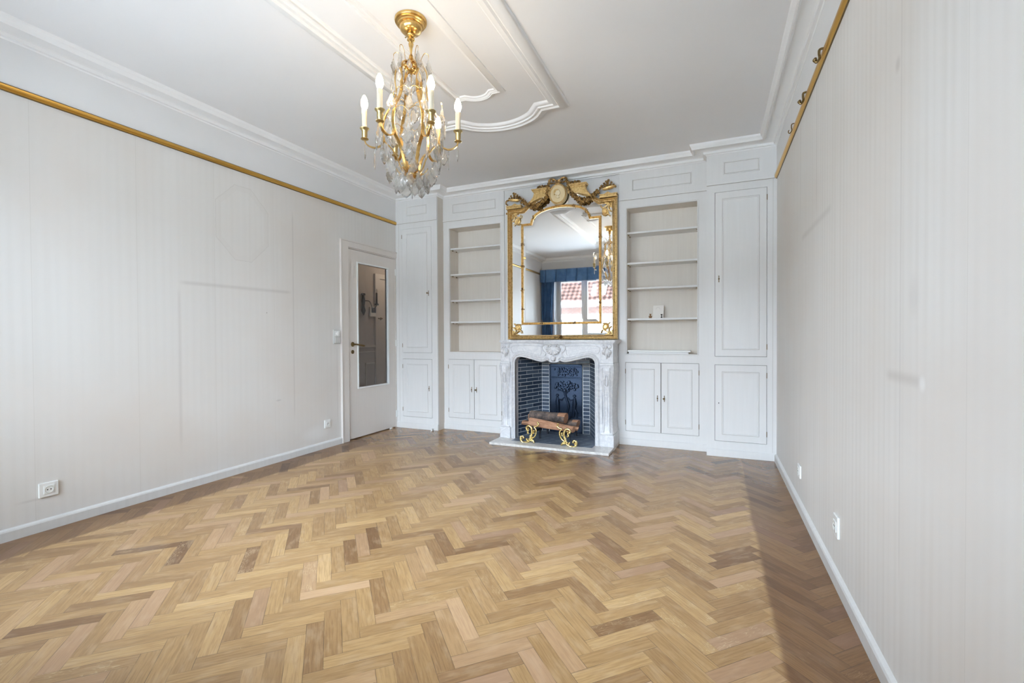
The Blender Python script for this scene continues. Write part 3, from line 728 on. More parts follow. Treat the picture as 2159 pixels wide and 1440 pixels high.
b = MB(); b.lathe([(.022, 0), (.021, .012), (.018, .014), (0, .014)], (XL+.016, 3.648, 1.150), 'x', 24); b.build('dimmer_knob', plastic, di, smooth=True)
b = MB(); b.box(XL+.012, XL+.019, 3.612, 3.684, 1.054, 1.114); b.build('rocker', mat('rocker_grey', (.60, .60, .585), .35), t, bevel=.001)
b = MB(); b.tube([(-3.042, Y1-.045, 0), (-3.042, Y1-.045, .030)], .011, 14); b.tube([(-3.042, Y1-.045, .018), (-3.042, Y1-.007, .018)], .006, 8)
tag(b.build('door_stop', plastic, smooth=True), 'small white rubber door stop on the floor before the left cupboard', 'door stop')

# ================================================================== fireplace
FX = -1.506      # centre line of the arch
fp = empty('fireplace', (FX, 4.65, 0), 'carved white marble fireplace with blue brick hearth under the gilded mirror', 'fireplace')
slab_z = .024
b = MB(); b.box(-2.118, -.886, 4.252, 4.500, 0, slab_z); b.box(-2.118, -1.94, 4.5, 4.785, 0, slab_z); b.box(-1.075, -.886, 4.5, 4.785, 0, slab_z)
tag(b.build('hearth_slab', slab_m, bevel=.003), 'pale marble hearth slab on the parquet in front of the fireplace', 'hearth slab')
# tiled hearth floor: narrow tiles laid diagonally
b = MB(); b.r = 0; b.cur = 1
region = [(-1.936, 4.402), (-1.079, 4.402), (-1.079, 4.60), (-1.249, 4.998), (-1.808, 4.998), (-1.936, 4.60)]
plate_poly = [(x_, y_) for x_, y_ in region]
n_ = len(plate_poly); b.add([(x_, y_, .0242) for x_, y_ in plate_poly]+[(x_, y_, .0200) for x_, y_ in plate_poly], [tuple(range(n_)), tuple(range(2*n_-1, n_-1, -1))]+[(i, (i+1) % n_, n_+(i+1) % n_, n_+i) for i in range(n_)])
b.cur = 0
def clip_convex(poly, reg):
    for i in range(len(reg)):
        a, c_ = Vector(reg[i]), Vector(reg[(i+1) % len(reg)]); e_ = c_-a; out = []
        f_ = lambda q: e_.x*(q[1]-a.y)-e_.y*(q[0]-a.x)
        for k in range(len(poly)):
            p_, q_ = poly[k], poly[(k+1) % len(poly)]; fp_, fq = f_(p_), f_(q_)
            if fp_ >= 0: out.append(p_)
            if (fp_ >= 0) != (fq >= 0): t_ = fp_/(fp_-fq); out.append((p_[0]+(q_[0]-p_[0])*t_, p_[1]+(q_[1]-p_[1])*t_))
        poly = out
        if len(poly) < 3: return []
    return poly
ang = math.radians(52); dd = Vector((math.cos(ang), math.sin(ang))); qq = Vector((-dd.y, dd.x))
for i in range(-30, 30):
    for j in range(-8, 8):
        c0 = Vector((-1.5, 4.7))+qq*(i*.040)+dd*(j*.205+(i % 2)*.1)
        po = clip_convex([tuple(c0+dd*sx*.1010+qq*sy*.0186) for sx, sy in ((-1, -1), (1, -1), (1, 1), (-1, 1))], region)
        if not po: continue
        n_ = len(po); b.r = random.random()
        b.add([(x_, y_, .0250) for x_, y_ in po]+[(x_, y_, .0243) for x_, y_ in po], [tuple(range(n_))]+[(i_, (i_+1) % n_, n_+(i_+1) % n_, n_+i_) for i_ in range(n_)])
b.build('hearth_floor', [tile_m, mortar_m], fp, attr=True)
# brick panels
def bricks(b, p0, p1, z0, z1, pitch=.0415, L=.205, stack=False, off=0.0):
    p0, p1 = Vector((*p0, 0)), Vector((*p1, 0)); d_ = p1-p0; ln = d_.length; d_.normalize(); nn = Vector((d_.y, -d_.x, 0))
    b.cur = 1; b.r = 0
    b.obox(p0+d_*ln/2+Vector((0, 0, (z0+z1)/2))-nn*.0105, d_*(ln/2+.012), nn*.011, Vector((0, 0, (z1-z0)/2)))
    b.cur = 0; j = .0055; row = 0; z = z0+.004
    while z+.018 < z1:
        zt = min(z+pitch-j, z1-.002)
        if stack: segs = [(.004, ln-.004)]
        else:
            s0 = -((row % 2)*L/2)-off; segs = []
            while s0 < ln:
                a, e_ = max(s0+j/2, .002), min(s0+L-j/2, ln-.002)
                if e_-a > .012: segs.append((a, e_))
                s0 += L
        for a, e_ in segs:
            b.r = random.random(); b.obox(p0+d_*(a+e_)/2+Vector((0, 0, (z+zt)/2))+nn*.0005, d_*(e_-a)/2, nn*.0012, Vector((0, 0, (zt-z)/2)))
        z += pitch; row += 1
b = MB()
bricks(b, (-1.955, 4.57), (-1.808, 5.0), slab_z, .93, off=.02)
bricks(b, (-1.249, 5.0), (-1.060, 4.57), slab_z, .93, off=.05)
bricks(b, (-1.808, 5.0), (-1.718, 5.0), slab_z, .80, stack=True)
bricks(b, (-1.327, 5.0), (-1.249, 5.0), slab_z, .80, stack=True)
bricks(b, (-1.808, 5.0), (-1.249, 5.0), .801, .93)
b.build('firebox_brickwork', [brick_m, mortar_m], fp, attr=True, bevel=0)
b = MB(); b.box(-2.0, -1.0, 4.57, 5.02, .928, .94); b.build('firebox_ceiling', black_m, fp)
# cast iron fireback with relief
b = MB(); b.box(-1.716, -1.330, 4.995, 5.02, slab_z, .795)
for (x0, x1, z0, z1) in ((-1.712, -1.700, .03, .79), (-1.346, -1.334, .03, .79), (-1.712, -1.334, .775, .790), (-1.712, -1.334, .628, .640), (-1.70, -1.346, .646, .652), (-1.70, -1.346, .760, .766)):
    b.box(x0, x1, 4.984, 4.996, z0, z1)
yy = 4.987
fb = b.build('fireback', iron_m, fp, bevel=.002)
b = MB()
b.tube(catmull([(-1.500, yy, .10), (-1.512, yy, .22), (-1.49, yy, .32), (-1.512, yy, .40), (-1.530, yy, .47), (-1.515, yy, .55)]), [.013]*25+[.009]*6, 8)
for ex, ez in ((-1.60, .55), (-1.57, .59), (-1.45, .59), (-1.42, .54), (-1.62, .50)): b.tube(catmull([(-1.52, yy, .46), ((ex-1.52)/2, yy, (ez+.50)/2), (ex, yy, ez)]), .007, 6)
random.seed(11)
for i in range(70):
    a = random.random()*2*PI; rr = random.random()**.5; b.ball((-1.525+rr*.14*math.cos(a), yy, .545+rr*.055*math.sin(a)), random.uniform(.009, .017), 6, (1, .9, 1))
for i in range(60): b.ball((random.uniform(-1.66, -1.38), yy, random.uniform(.668, .748)), random.uniform(.007, .013), 6, (1, .9, 1.2))
for px_, pz_, sg in ((-1.62, .36, 1), (-1.42, .36, -1)):     # two figures under the tree
    b.ball((px_, yy, pz_+.08), .018, 8, (1, .6, 1)); b.tube([(px_, yy, pz_+.06), (px_, yy, pz_), (px_+.006*sg, yy, pz_-.07), (px_+.015*sg, yy, pz_-.16)], [.014, .026, .022, .011], 8)
    b.tube([(px_, yy, pz_-.06), (px_-.02*sg, yy, pz_-.10), (px_-.025*sg, yy, pz_-.17)], [.016, .013, .009], 8); b.tube([(px_, yy, pz_+.04), (px_+.05*sg, yy, pz_+.03), (px_+.08*sg, yy, pz_+.06)], [.010, .008, .006], 6)
for i in range(30): b.ball((random.uniform(-1.69, -1.36), yy, random.uniform(.06, .20)), random.uniform(.008, .017), 6, (1.5, .5, .8))
for i in range(14):
    x_ = random.uniform(-1.69, -1.36); b.tube([(x_, yy, .18), (x_+random.uniform(-.02, .02), yy, .26)], .004, 5)
b.build('relief', iron_m, fb, smooth=True)

# marble mantel
def mirrorx(pts): return pts+[(-u, z) for u, z in reversed(pts[:-1])]
archL = [(-.430, slab_z), (-.430, .838), (-.424, .862), (-.405, .884), (-.376, .894), (-.345, .892), (-.308, .885), (-.265, .875), (-.221, .864), (-.183, .853), (-.145, .847), (-.118, .846), (-.092, .850), (-.068, .862), (-.052, .851), (-.030, .843), (0, .841)]
arch = [(FX+u, z) for u, z in mirrorx(archL)]
topA = [(FX+max(-.5, min(.5, (u*1.16 if abs(u) > .3 else u))), z) for u, z in mirrorx(archL)]
b = MB()
innr = arch[1:-1]; outr = [(p[0], 1.034) for p in innr]; outr[0] = (FX-.430, 1.034); outr[-1] = (FX+.430, 1.034)
b.strip(innr, outr, 4.518, 4.60)
for sg in (-1, 1): b.box(FX+sg*.430, FX+sg*.500, 4.518, 4.60, slab_z, 1.034)
lin = b.build('lintel', marble_m, fp)
# moulding following the arch (runs down the jambs)
def offs(path, d_):
    out = []
    for i, p in enumerate(path):
        a = Vector(path[max(i-1, 0)]); c_ = Vector(path[min(i+1, len(path)-1)]); t_ = (c_-a).normalized(); n_ = Vector((-t_.y, t_.x)); out.append((p[0]+n_.x*d_, p[1]+n_.y*d_))
    return out
keep = [p for p in arch]
left = [p for p in arch if p[0] < FX-.060]; right = [p for p in arch if p[0] > FX+.060]
for side in (left, right):
    b = MB()
    pr = [(0, -.02), (0, .008), (.004, .013), (.010, .014), (.015, .010), (.019, .011), (.022, .020), (.028, .023), (.036, .020), (.040, .010), (.046, .006), (.050, 0)]
    b.sweepxz(side, pr, 4.518, closed=False); b.build('arch_moulding', marble_m, lin, smooth=True)
# sunk panels and beads above the arch
for sg in (-1, 1):
    b = MB()
    pth = [(FX+sg*.455, 1.010), (FX+sg*.150, 1.010), (FX+sg*.135, .96), (FX+sg*.150, .915), (FX+sg*.22, .928), (FX+sg*.31, .948), (FX+sg*.38, .955), (FX+sg*.455, .935)]
    pp = catmull([(p[0], 4.516, p[1]) for p in pth], 4, True); b.tube(pp, .0045, 6, closed=True)
    pth = [(FX+sg*.11, .90), (FX+sg*.085, .93), (FX+sg*.115, .965), (FX+sg*.125, 1.0), (FX+sg*.09, 1.024), (FX+sg*.03, 1.026)]
    b.tube(catmull([(p[0], 4.512, p[1]) for p in pth]), .007, 8)
    pth = [(FX+sg*.10, .905), (FX+sg*.06, .885), (FX+sg*.05, .87), (FX+sg*.075, .868), (FX+sg*.085, .885)]
    b.tube(catmull([(p[0], 4.508, p[1]) for p in pth]), [.006]*17+[.009]*8, 8)
    b.build('carved_scroll', marble_m, lin, smooth=True)
# shell cartouche
b = MB()
b.lathe([(0, -.022), (.03, -.024), (.055, -.014), (.064, 0)], (0, 0, 0), 'y', 24)
for v in b.v: v.x = v.x*1.05; v.z = v.z*.72
for v in b.v: v.x += FX; v.y += 4.518; v.z += .970
for k in range(9):
    a = PI+PI*k/8; r0, r1 = .022, .075
    p0 = (FX+r0*math.cos(a), 4.493, .985+r0*math.sin(a)*.6); p1 = (FX+.052*math.cos(a), 4.492, .982+.045*math.sin(a)); p2 = (FX+r1*math.cos(a), 4.504, .980+.060*math.sin(a))
    b.tube(catmull([p0, p1, p2], 4), [.006, .007, .008, .010, .012, .013, .013, .011, .007], 8)
for sg in (-1, 1):
    b.tube(catmull([(FX+sg*.012, 4.495, 1.018), (FX+sg*.045, 4.492, 1.024), (FX+sg*.060, 4.495, 1.006), (FX+sg*.042, 4.495, .998), (FX+sg*.034, 4.492, 1.008)]), .006, 8)
    b.ball((FX+sg*.032, 4.494, 1.008), .010, 8)
b.tube(catmull([(FX, 4.500, .905), (FX, 4.496, .880), (FX, 4.504, .855)]), [.018, .022, .024, .024, .024, .024, .024, .024, .024, .020, .018, .014, .008], 10)
b.build('shell_cartouche', marble_m, lin, smooth=True)
# side jambs: console block with acanthus, S-shaped pilaster, pedestal
for sg, cxj in ((-1, -2.049), (1, -.957)):
    hw = .0525 if sg < 0 else .062
    b = MB(); b.box(cxj-hw, cxj+hw, 4.512, 4.785, .842, 1.034)
    b.box(cxj-hw-.006, cxj+hw+.006, 4.498, 4.785, .822, .842)
    jm = b.build('jamb', marble_m, fp, bevel=.004)
    # shaft, sections vary in width and depth
    secs = [(.822, hw+.004, 4.485), (.80, hw+.010, 4.472), (.76, hw+.009, 4.470), (.70, hw+.003, 4.482), (.60, hw-.006, 4.500), (.48, hw-.012, 4.512), (.36, hw-.014, 4.516), (.26, hw-.012, 4.512), (.20, hw-.006, 4.502), (.165, hw, 4.496), (.155, hw+.003, 4.494)]
    n = 10; vs = []; fs = []
    for z, wv, yf in secs:
        for k in range(n+1):
            t_ = -1+2*k/n; vs.append((cxj+wv*t_, yf+.022*(abs(t_)**3), z))
        vs.append((cxj+wv, 4.785, z)); vs.append((cxj-wv, 4.785, z))
    m_ = n+3
    for i in range(len(secs)-1):
        for k in range(m_): fs.append((i*m_+k, i*m_+(k+1) % m_, (i+1)*m_+(k+1) % m_, (i+1)*m_+k))
    fs.append(tuple(range(m_))); fs.append(tuple((len(secs)-1)*m_+k for k in range(m_)))
    b = MB(); b.add(vs, fs); b.build('pilaster', marble_m, fp, smooth=True)
    b = MB(); b.box(cxj-hw-.004, cxj+hw+.010, 4.486, 4.785, slab_z, .142); b.box(cxj-hw+.002, cxj+hw+.002, 4.492, 4.785, .142, .158)
    b.build('pedestal', marble_m, fp, bevel=.006)
    # carving on the pilaster
    b = MB()
    for o in (-.55, .55):
        pts_ = [(cxj+wv*o*.9, yf-.001, z) for z, wv, yf in secs[1:-1]]; b.tube(catmull(pts_, 3), .0055, 6)
    b.tube(catmull([(cxj-sg*0+.0, secs[2][2]-.004, .73), (cxj+.012, 4.470, .70), (cxj+.014, 4.482, .64), (cxj, 4.495, .62), (cxj-.014, 4.482, .64), (cxj-.012, 4.470, .70)], 4, True), .004, 6, closed=True)
    for o in (-.35, 0, .35): b.tube(catmull([(cxj+hw*o, 4.508, .58), (cxj+hw*o*1.1, 4.512, .4), (cxj+hw*o, 4.508, .2)], 5), [.003]+[.006]*8+[.003]*2, 6)
    b.tube(catmull([(cxj-sg*.030, 4.478, .80), (cxj-sg*.046, 4.474, .785), (cxj-sg*.044, 4.478, .755), (cxj-sg*.030, 4.476, .76), (cxj-sg*.030, 4.474, .78)]), .006, 8)
    b.build('pilaster_carving', marble_m, jm, smooth=True)
    # acanthus on the block
    b = MB()
    for o, zz in ((-.032, 1.005), (-.008, 1.0), (.022, 1.004), (.036, 1.006)):
        b.ball((cxj+o, 4.505, zz), .014, 8, (1, .8, 1.4))
    for o, z0_, z1_ in ((-.020, .99, .92), (0.0, .985, .885), (.020, .99, .90), (.034, .98, .93), (-.034, .98, .93)):
        b.tube(catmull([(cxj+o*.5, 4.505, z0_), (cxj+o, 4.494, (z0_+z1_)/2), (cxj+o*1.05, 4.508, z1_)]), [.008, .010, .012, .013, .014, .014, .013, .012, .010, .008, .006, .004, .003], 8)
    b.build('acanthus', marble_m, jm, smooth=True)
# shelf
b = MB()
sh = []
x0, x1, xc = -2.112, -.862, -1.487
front = [(x0, 4.789), (x0, 4.500), (x0+.010, 4.478), (x0+.11, 4.470), (x0+.125, 4.484), (x0+.32, 4.492), (x0+.45, 4.484), (xc-.12, 4.466), (xc, 4.462), (xc+.12, 4.466), (x1-.45, 4.484), (x1-.32, 4.492), (x1-.125, 4.484), (x1-.11, 4.470), (x1-.010, 4.478), (x1, 4.500), (x1, 4.774), (-.888, 4.774), (-.888, 4.789)]
def plate(b, poly, z0, z1):
    n = len(poly); vs = [(p[0], p[1], z0) for p in poly]+[(p[0], p[1], z1) for p in poly]
    b.add(vs, [tuple(range(n)), tuple(range(2*n-1, n-1, -1))]+[(i, (i+1) % n, n+(i+1) % n, n+i) for i in range(n)])
def shrink(poly, k): return [(xc+(p[0]-xc)*(1-k/.62), p[1]+(k if p[1] < 4.78 else 0)) for p in poly]
for k, z0_, z1_ in ((.022, 1.032, 1.040), (.012, 1.040, 1.048), (.003, 1.048, 1.052), (0, 1.052, 1.066), (.006, 1.066, 1.072)): plate(b, shrink(front, k), z0_, z1_)
b.build('mantel_shelf', marble_m, fp, bevel=.0015)

# ================================================================== andirons and logs
def andiron(sgn, ax, label):
    # curves traced in the plane of the brass front; sgn mirrors the pair
    t = empty('andiron', (ax, 4.41, slab_z), label, 'andiron', 'pair of brass andirons')
    Y = 4.385; z0 = slab_z
    X = lambda u: ax+sgn*u
    b = MB()
    main = [(-.040, .160), (-.046, .176), (-.030, .192), (-.008, .192), (.012, .170), (.016, .125), (.004, .082), (-.012, .044), (-.050, .022), (-.090, .024), (-.110, .052), (-.104, .080), (-.082, .082), (-.074, .066)]
    b.tube(catmull([(X(u), Y, z) for u, z in main], 5), [.008]+[.0105]*10+[.0115]*45+[.009]*8+[.012]*2, 10)
    sec = [(.078, .232), (.088, .216), (.066, .196), (.040, .190), (.052, .172), (.062, .155), (.056, .115), (.038, .085), (.008, .066)]
    b.tube(catmull([(X(u), Y, z) for u, z in sec], 5), [.010, .009, .008]+[.0082]*38, 10)
    foot = [(0, .050), (.020, .046), (.036, .044), (.038, z0+.006)]
    b.tube(catmull([(X(u), Y-.01, z) for u, z in foot], 4), .009, 8)
    b.ball((X(-.040), Y, .158), .012, 8); b.ball((X(-.076), Y-.003, .070), .013, 8); b.ball((X(.040), Y-.01, z0+.009), .009, 8); b.ball((X(.078), Y, .236), .010, 8); b.ball((X(-.060), Y, z0+.006), .006, 8)
    fr_ = b.build('scroll_front', polished, t, smooth=True)
    b = MB(); random.seed(3)
    for u, z, r in ((-.024, .150, .008), (-.028, .135, .007), (-.026, .122, .009), (-.020, .168, .007), (.040, .150, .008), (.036, .130, .007), (.002, .090, .014), (-.002, .072, .013), (.014, .060, .011), (-.012, .060, .010), (-.040, .060, .008), (-.034, .046, .009), (.024, .052, .009), (-.100, .060, .006), (-.095, .046, .006), (.006, .108, .008)):
        b.ball((X(u), Y-.006, z), r, 8, (1, .7, 1.1))
        for k in range(3):
            a = random.random()*6.28; b.tube([(X(u), Y-.006, z), (X(u+.014*math.cos(a)), Y-.012, z+.014*math.sin(a))], [.004, .0015], 5)
    b.build('leaf_ornament', polished, fr_, smooth=True)
    b = MB(); xb = X(.022)
    b.box(xb-.008, xb+.008, 4.39, 4.86, .122, .138); b.box(xb-.008, xb+.008, 4.845, 4.862, slab_z, .122); b.box(xb-.008, xb+.008, 4.60, 4.617, slab_z, .122)
    b.build('log_bar', barki, t, bevel=.001)
    return t
andiron(1, -1.712, 'brass scrolled andiron under the left end of the logs')
andiron(-1, -1.340, 'brass scrolled andiron under the right end of the logs')
def log(p0, p1, r, label, split=False, seed=1, sc=(1, 1), n=14, fracr=1.0):
    random.seed(seed); p0, p1 = Vector(p0), Vector(p1); d_ = (p1-p0); L = d_.length; d_.normalize(); u = d_.cross(Vector((0, 0, 1))).normalized(); v = u.cross(d_)
    vs = []; m = 10; fs = []; mats = []
    ph = [random.random()*6 for _ in range(4)]
    for i in range(m+1):
        t_ = i/m
        for k in range(n):
            a = 2*PI*k/n; rr = r*(1+.07*math.sin(a*2+ph[0])+.05*math.sin(a*3+ph[1]+t_*3)+.05*math.sin(t_*7+ph[2]))*(1-(1-fracr)*t_)
            if split:  # wedge section
                rr *= (.72+.38*abs(math.sin(a*1.5+ph[3])))
            vs.append(p0+d_*(L*t_+(.010*math.sin(a+ph[1]) if i in (0, m) else 0))+(u*math.cos(a)*sc[0]+v*math.sin(a)*sc[1])*rr)
    b = MB(); b.add(vs, [])
    for i in range(m):
        for k in range(n): b.f.append([i*n+k, i*n+(k+1) % n, (i+1)*n+(k+1) % n, (i+1)*n+k]); b.mi.append(1 if split else 0); b.rnd.append(0)
    b.f.append(list(range(n))[::-1]); b.mi.append(1); b.rnd.append(0); b.f.append([m*n+k for k in range(n)]); b.mi.append(1); b.rnd.append(0)
    if not split:   # bare patches
        for i in range(m*n):
            if (i // n >= m-2 and (i % n) in (1, 2, 3, 11)) or ((i//n) in (3, 4) and (i % n) in (9, 10)): b.mi[i] = 1
    o = b.build('firewood_log', [bark, split_m], smooth=True)
    return tag(o, label, 'log', 'firewood logs on the andirons')
log((-1.80, 4.63, .262), (-1.400, 4.60, .258), .052, 'thick round log with grey bark on top of the pile', seed=2)
log((-1.755, 4.485, .222), (-1.290, 4.50, .166), .036, 'long split log without bark, front of the pile', True, 5, (1.0, 1.15), fracr=.75)
log((-1.60, 4.74, .190), (-1.300, 4.71, .192), .038, 'round log at the back right with its cut end showing', seed=8)
log((-1.885, 4.58, .188), (-1.262, 4.57, .166), .024, 'thin bottom log reaching farthest to both sides', True, 4)
log((-1.870, 4.72, .218), (-1.66, 4.74, .180), .030, 'short split log poking out at the back left', True, 9)

# ================================================================== gilded mirror
MX = -1.502; MYf = 4.715
mr_ = empty('overmantel_mirror', (MX, 4.75, 1.074), 'tall gilded mirror with carved crest and cameo, standing on the mantel', 'mirror')
def U(pts): return [(MX+u, z) for u, z in pts]
out_h = [(0, 1.075), (.607, 1.075), (.607, 2.518), (.432, 2.518), (.342, 2.572), (.300, 2.628), (.22, 2.668), (.10, 2.690), (0, 2.694)]
in_h = [(0, 1.124), (.556, 1.124), (.556, 2.468), (.412, 2.468), (.345, 2.522), (.270, 2.572), (.19, 2.606), (.10, 2.624), (0, 2.628)]
def closed_half(h): return h+[(-u, z) for u, z in reversed(h[1:-1])]
O_, I_ = closed_half(out_h), closed_half(in_h)
b = MB()
A_ = [(MX+u, z) for u, z in O_]+[(MX+O_[0][0], O_[0][1])]; B_ = [(MX+u, z) for u, z in I_]+[(MX+I_[0][0], I_[0][1])]
def lerpP(A, B, t): return [(a[0]+(c[0]-a[0])*t, a[1]+(c[1]-a[1])*t) for a, c in zip(A, B)]
steps = [(0, .0), (0, .040), (.10, .052), (.28, .056), (.36, .050), (.40, .040), (.60, .038), (.66, .046), (.74, .048), (.80, .040), (.88, .034), (1.0, .024), (1.0, 0)]
n = len(A_); vs = []
for t_, dep in steps: vs += [(p[0], 4.762-dep, p[1]) for p in lerpP(A_, B_, t_)]
fs = [(i*n+k, i*n+k+1, (i+1)*n+k+1, (i+1)*n+k) for i in range(len(steps)-1) for k in range(n-1)]
b.add(vs, fs)
for q_ in range(len(fs)):
    if 5 <= q_//(n-1) <= 6: b.mi[q_] = 1
frm = b.build('outer_frame', [gilt, gilt_d], mr_, smooth=True)
b = MB(); b.box(MX-.60, MX+.60, 4.764, 4.788, 1.075, 2.50); b.box(MX-.36, MX+.36, 4.764, 4.788, 2.50, 2.60); b.build('backing_board', mat('backing_wood', (.25, .16, .09), .8), mr_)
# pearl beading in the hollow of the frame
b = MB(); mid = lerpP(A_, B_, .50)
for a, c_ in zip(mid[:-1], mid[1:]):
    a, c_ = Vector(a), Vector(c_); L = (c_-a).length; k = max(1, int(L/.0125))
    for i in range(k):
        p = a+(c_-a)*((i+.5)/k)
        b.ball((p.x, 4.722, p.y), .0050, 6)
b.build('pearl_beading', gilt, frm, smooth=True)
# glass: margin mirror and bevelled centre mirror
mg = [(p[0], p[1]) for p in lerpP(A_, B_, .93)[:-1]]
b = MB(); nn_ = len(mg); b.add([(p[0], 4.742, p[1]) for p in mg]+[(p[0], 4.750, p[1]) for p in mg], [tuple(range(nn_)), tuple(range(2*nn_-1, nn_-1, -1))]+[(i, (i+1) % nn_, nn_+(i+1) % nn_, nn_+i) for i in range(nn_)])
b.build('margin_mirror', mirror_m, mr_)
inner_h = [(0, 1.250), (.432, 1.250), (.432, 2.336), (.328, 2.336), (.312, 2.385), (.275, 2.432), (.22, 2.462), (.15, 2.481), (.075, 2.492), (0, 2.495)]
bev_h = [(0, 1.288), (.392, 1.288), (.392, 2.300), (.298, 2.300), (.284, 2.345), (.248, 2.390), (.20, 2.420), (.14, 2.438), (.07, 2.449), (0, 2.452)]
IH, BH = closed_half(inner_h), closed_half(bev_h)
b = MB(); n = len(IH)
vs = [(MX+u, 4.7335, z) for u, z in IH]+[(MX+u, 4.7300, z) for u, z in BH]
b.add(vs, [(i, (i+1) % n, n+(i+1) % n, n+i) for i in range(n)]+[tuple(range(n, 2*n))]); b.add([(MX+u, 4.7335, z) for u, z in IH]+[(MX+u, 4.7415, z) for u, z in IH], [(i, (i+1) % n, n+(i+1) % n, n+i) for i in range(n)])
b.build('centre_mirror', mirror_bevel, mr_)
# inner reeded frame
b = MB(); pth = [(MX+u, z) for u, z in IH]
b.sweepxz(pth, [(-.012, -.02), (-.012, .004), (-.009, .009), (-.005, .005), (-.001, .011), (.003, .006), (.007, .010), (.011, .004), (.011, -.02)][::-1], 4.728)
inf = b.build('inner_frame', gilt, mr_, smooth=True)
def flower(b, c_, r, seed, n=6, depth=1.0):
    random.seed(seed); c_ = Vector(c_); b.ball(c_+Vector((0, -.4*r*depth, 0)), r*.38, 6)
    a0 = random.random()*6
    for k in range(n):
        a = a0+2*PI*k/n; e_ = c_+Vector((math.cos(a)*r, random.uniform(-.5, .1)*r*depth, math.sin(a)*r)); m_ = c_+Vector((math.cos(a)*r*.5, -.3*r*depth, math.sin(a)*r*.5))
        b.tube([c_, m_, e_], [r*.18, r*.34, r*.08], 6)
def knot(b, x, z, seed, vert):
    random.seed(seed)
    for k in range(7):
        a = random.random()*6.28; r = random.uniform(.004, .018); b.ball((x+math.cos(a)*r*(.7 if vert else 1.2), 4.718, z+math.sin(a)*r*(1.3 if vert else .7)), random.uniform(.004, .0075), 6)
    for k in range(4):
        a = random.random()*6.28; b.tube([(x, 4.718, z), (x+.016*math.cos(a), 4.710, z+.022*math.sin(a))], [.005, .0015], 5)
sd = 0
for u, z, v_ in ((-.432, 2.12, 1), (-.432, 1.88, 1), (-.432, 1.62, 1), (-.432, 1.42, 1), (.432, 2.14, 1), (.432, 1.90, 1), (.432, 1.65, 1), (.432, 1.45, 1), (-.20, 1.250, 0), (.16, 1.250, 0), (-.20, 2.468, 0), (.16, 2.480, 0), (-.30, 2.405, 1), (.285, 2.42, 1)):
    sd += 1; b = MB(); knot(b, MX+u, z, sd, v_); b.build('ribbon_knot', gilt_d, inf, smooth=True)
# corner cartouches linking the two frames
for sx, sz, cz in ((-1, 1, 2.415), (1, 1, 2.415), (-1, -1, 1.178), (1, -1, 1.178)):
    b = MB(); cx_ = MX+sx*.487
    b.lathe([(0, -.016), (.016, -.017), (.020, -.010), (.026, -.013), (.033, -.010), (.035, 0)], (0, 0, 0), 'y', 18)
    for v in b.v: v.x *= .95; v.z *= 1.15
    ca, sa_ = math.cos(sx*sz*.6), math.sin(sx*sz*.6)
    for v in b.v: v.x, v.z = v.x*ca-v.z*sa_, v.x*sa_+v.z*ca
    for v in b.v: v.x += cx_; v.y += 4.735; v.z += cz-sz*.030
    b.tube(catmull([(cx_+sx*.06, 4.725, cz+sz*.045), (cx_+sx*.035, 4.720, cz+sz*.02), (cx_+sx*.04, 4.722, cz-sz*.015), (cx_+sx*.062, 4.726, cz-sz*.03)]), .007, 8)
    b.tube(catmull([(cx_-sx*.045, 4.725, cz+sz*.035), (cx_-sx*.03, 4.718, cz+sz*.005), (cx_+sx*.005, 4.718, cz+sz*.018), (cx_+sx*.04, 4.722, cz+sz*.050), (cx_-sx*.002, 4.724, cz+sz*.052)]), .006, 8)
    b.tube(catmull([(cx_-sx*.03, 4.72, cz-sz*.055), (cx_-sx*.006, 4.716, cz-sz*.066), (cx_+sx*.028, 4.72, cz-sz*.058), (cx_+sx*.046, 4.726, cz-sz*.075)]), .0055, 8)
    b.prism([(cx_+sx*.069, cz+sz*.054), (cx_+sx*.069, cz+sz*.0), (cx_+sx*.030, cz+sz*.030), (cx_+sx*.008, cz+sz*.054)], 4.728, 4.742)
    flower(b, (cx_+sx*.048, 4.724, cz+sz*.034), .016, 5)
    b.build('corner_cartouche', gilt, mr_, smooth=True)
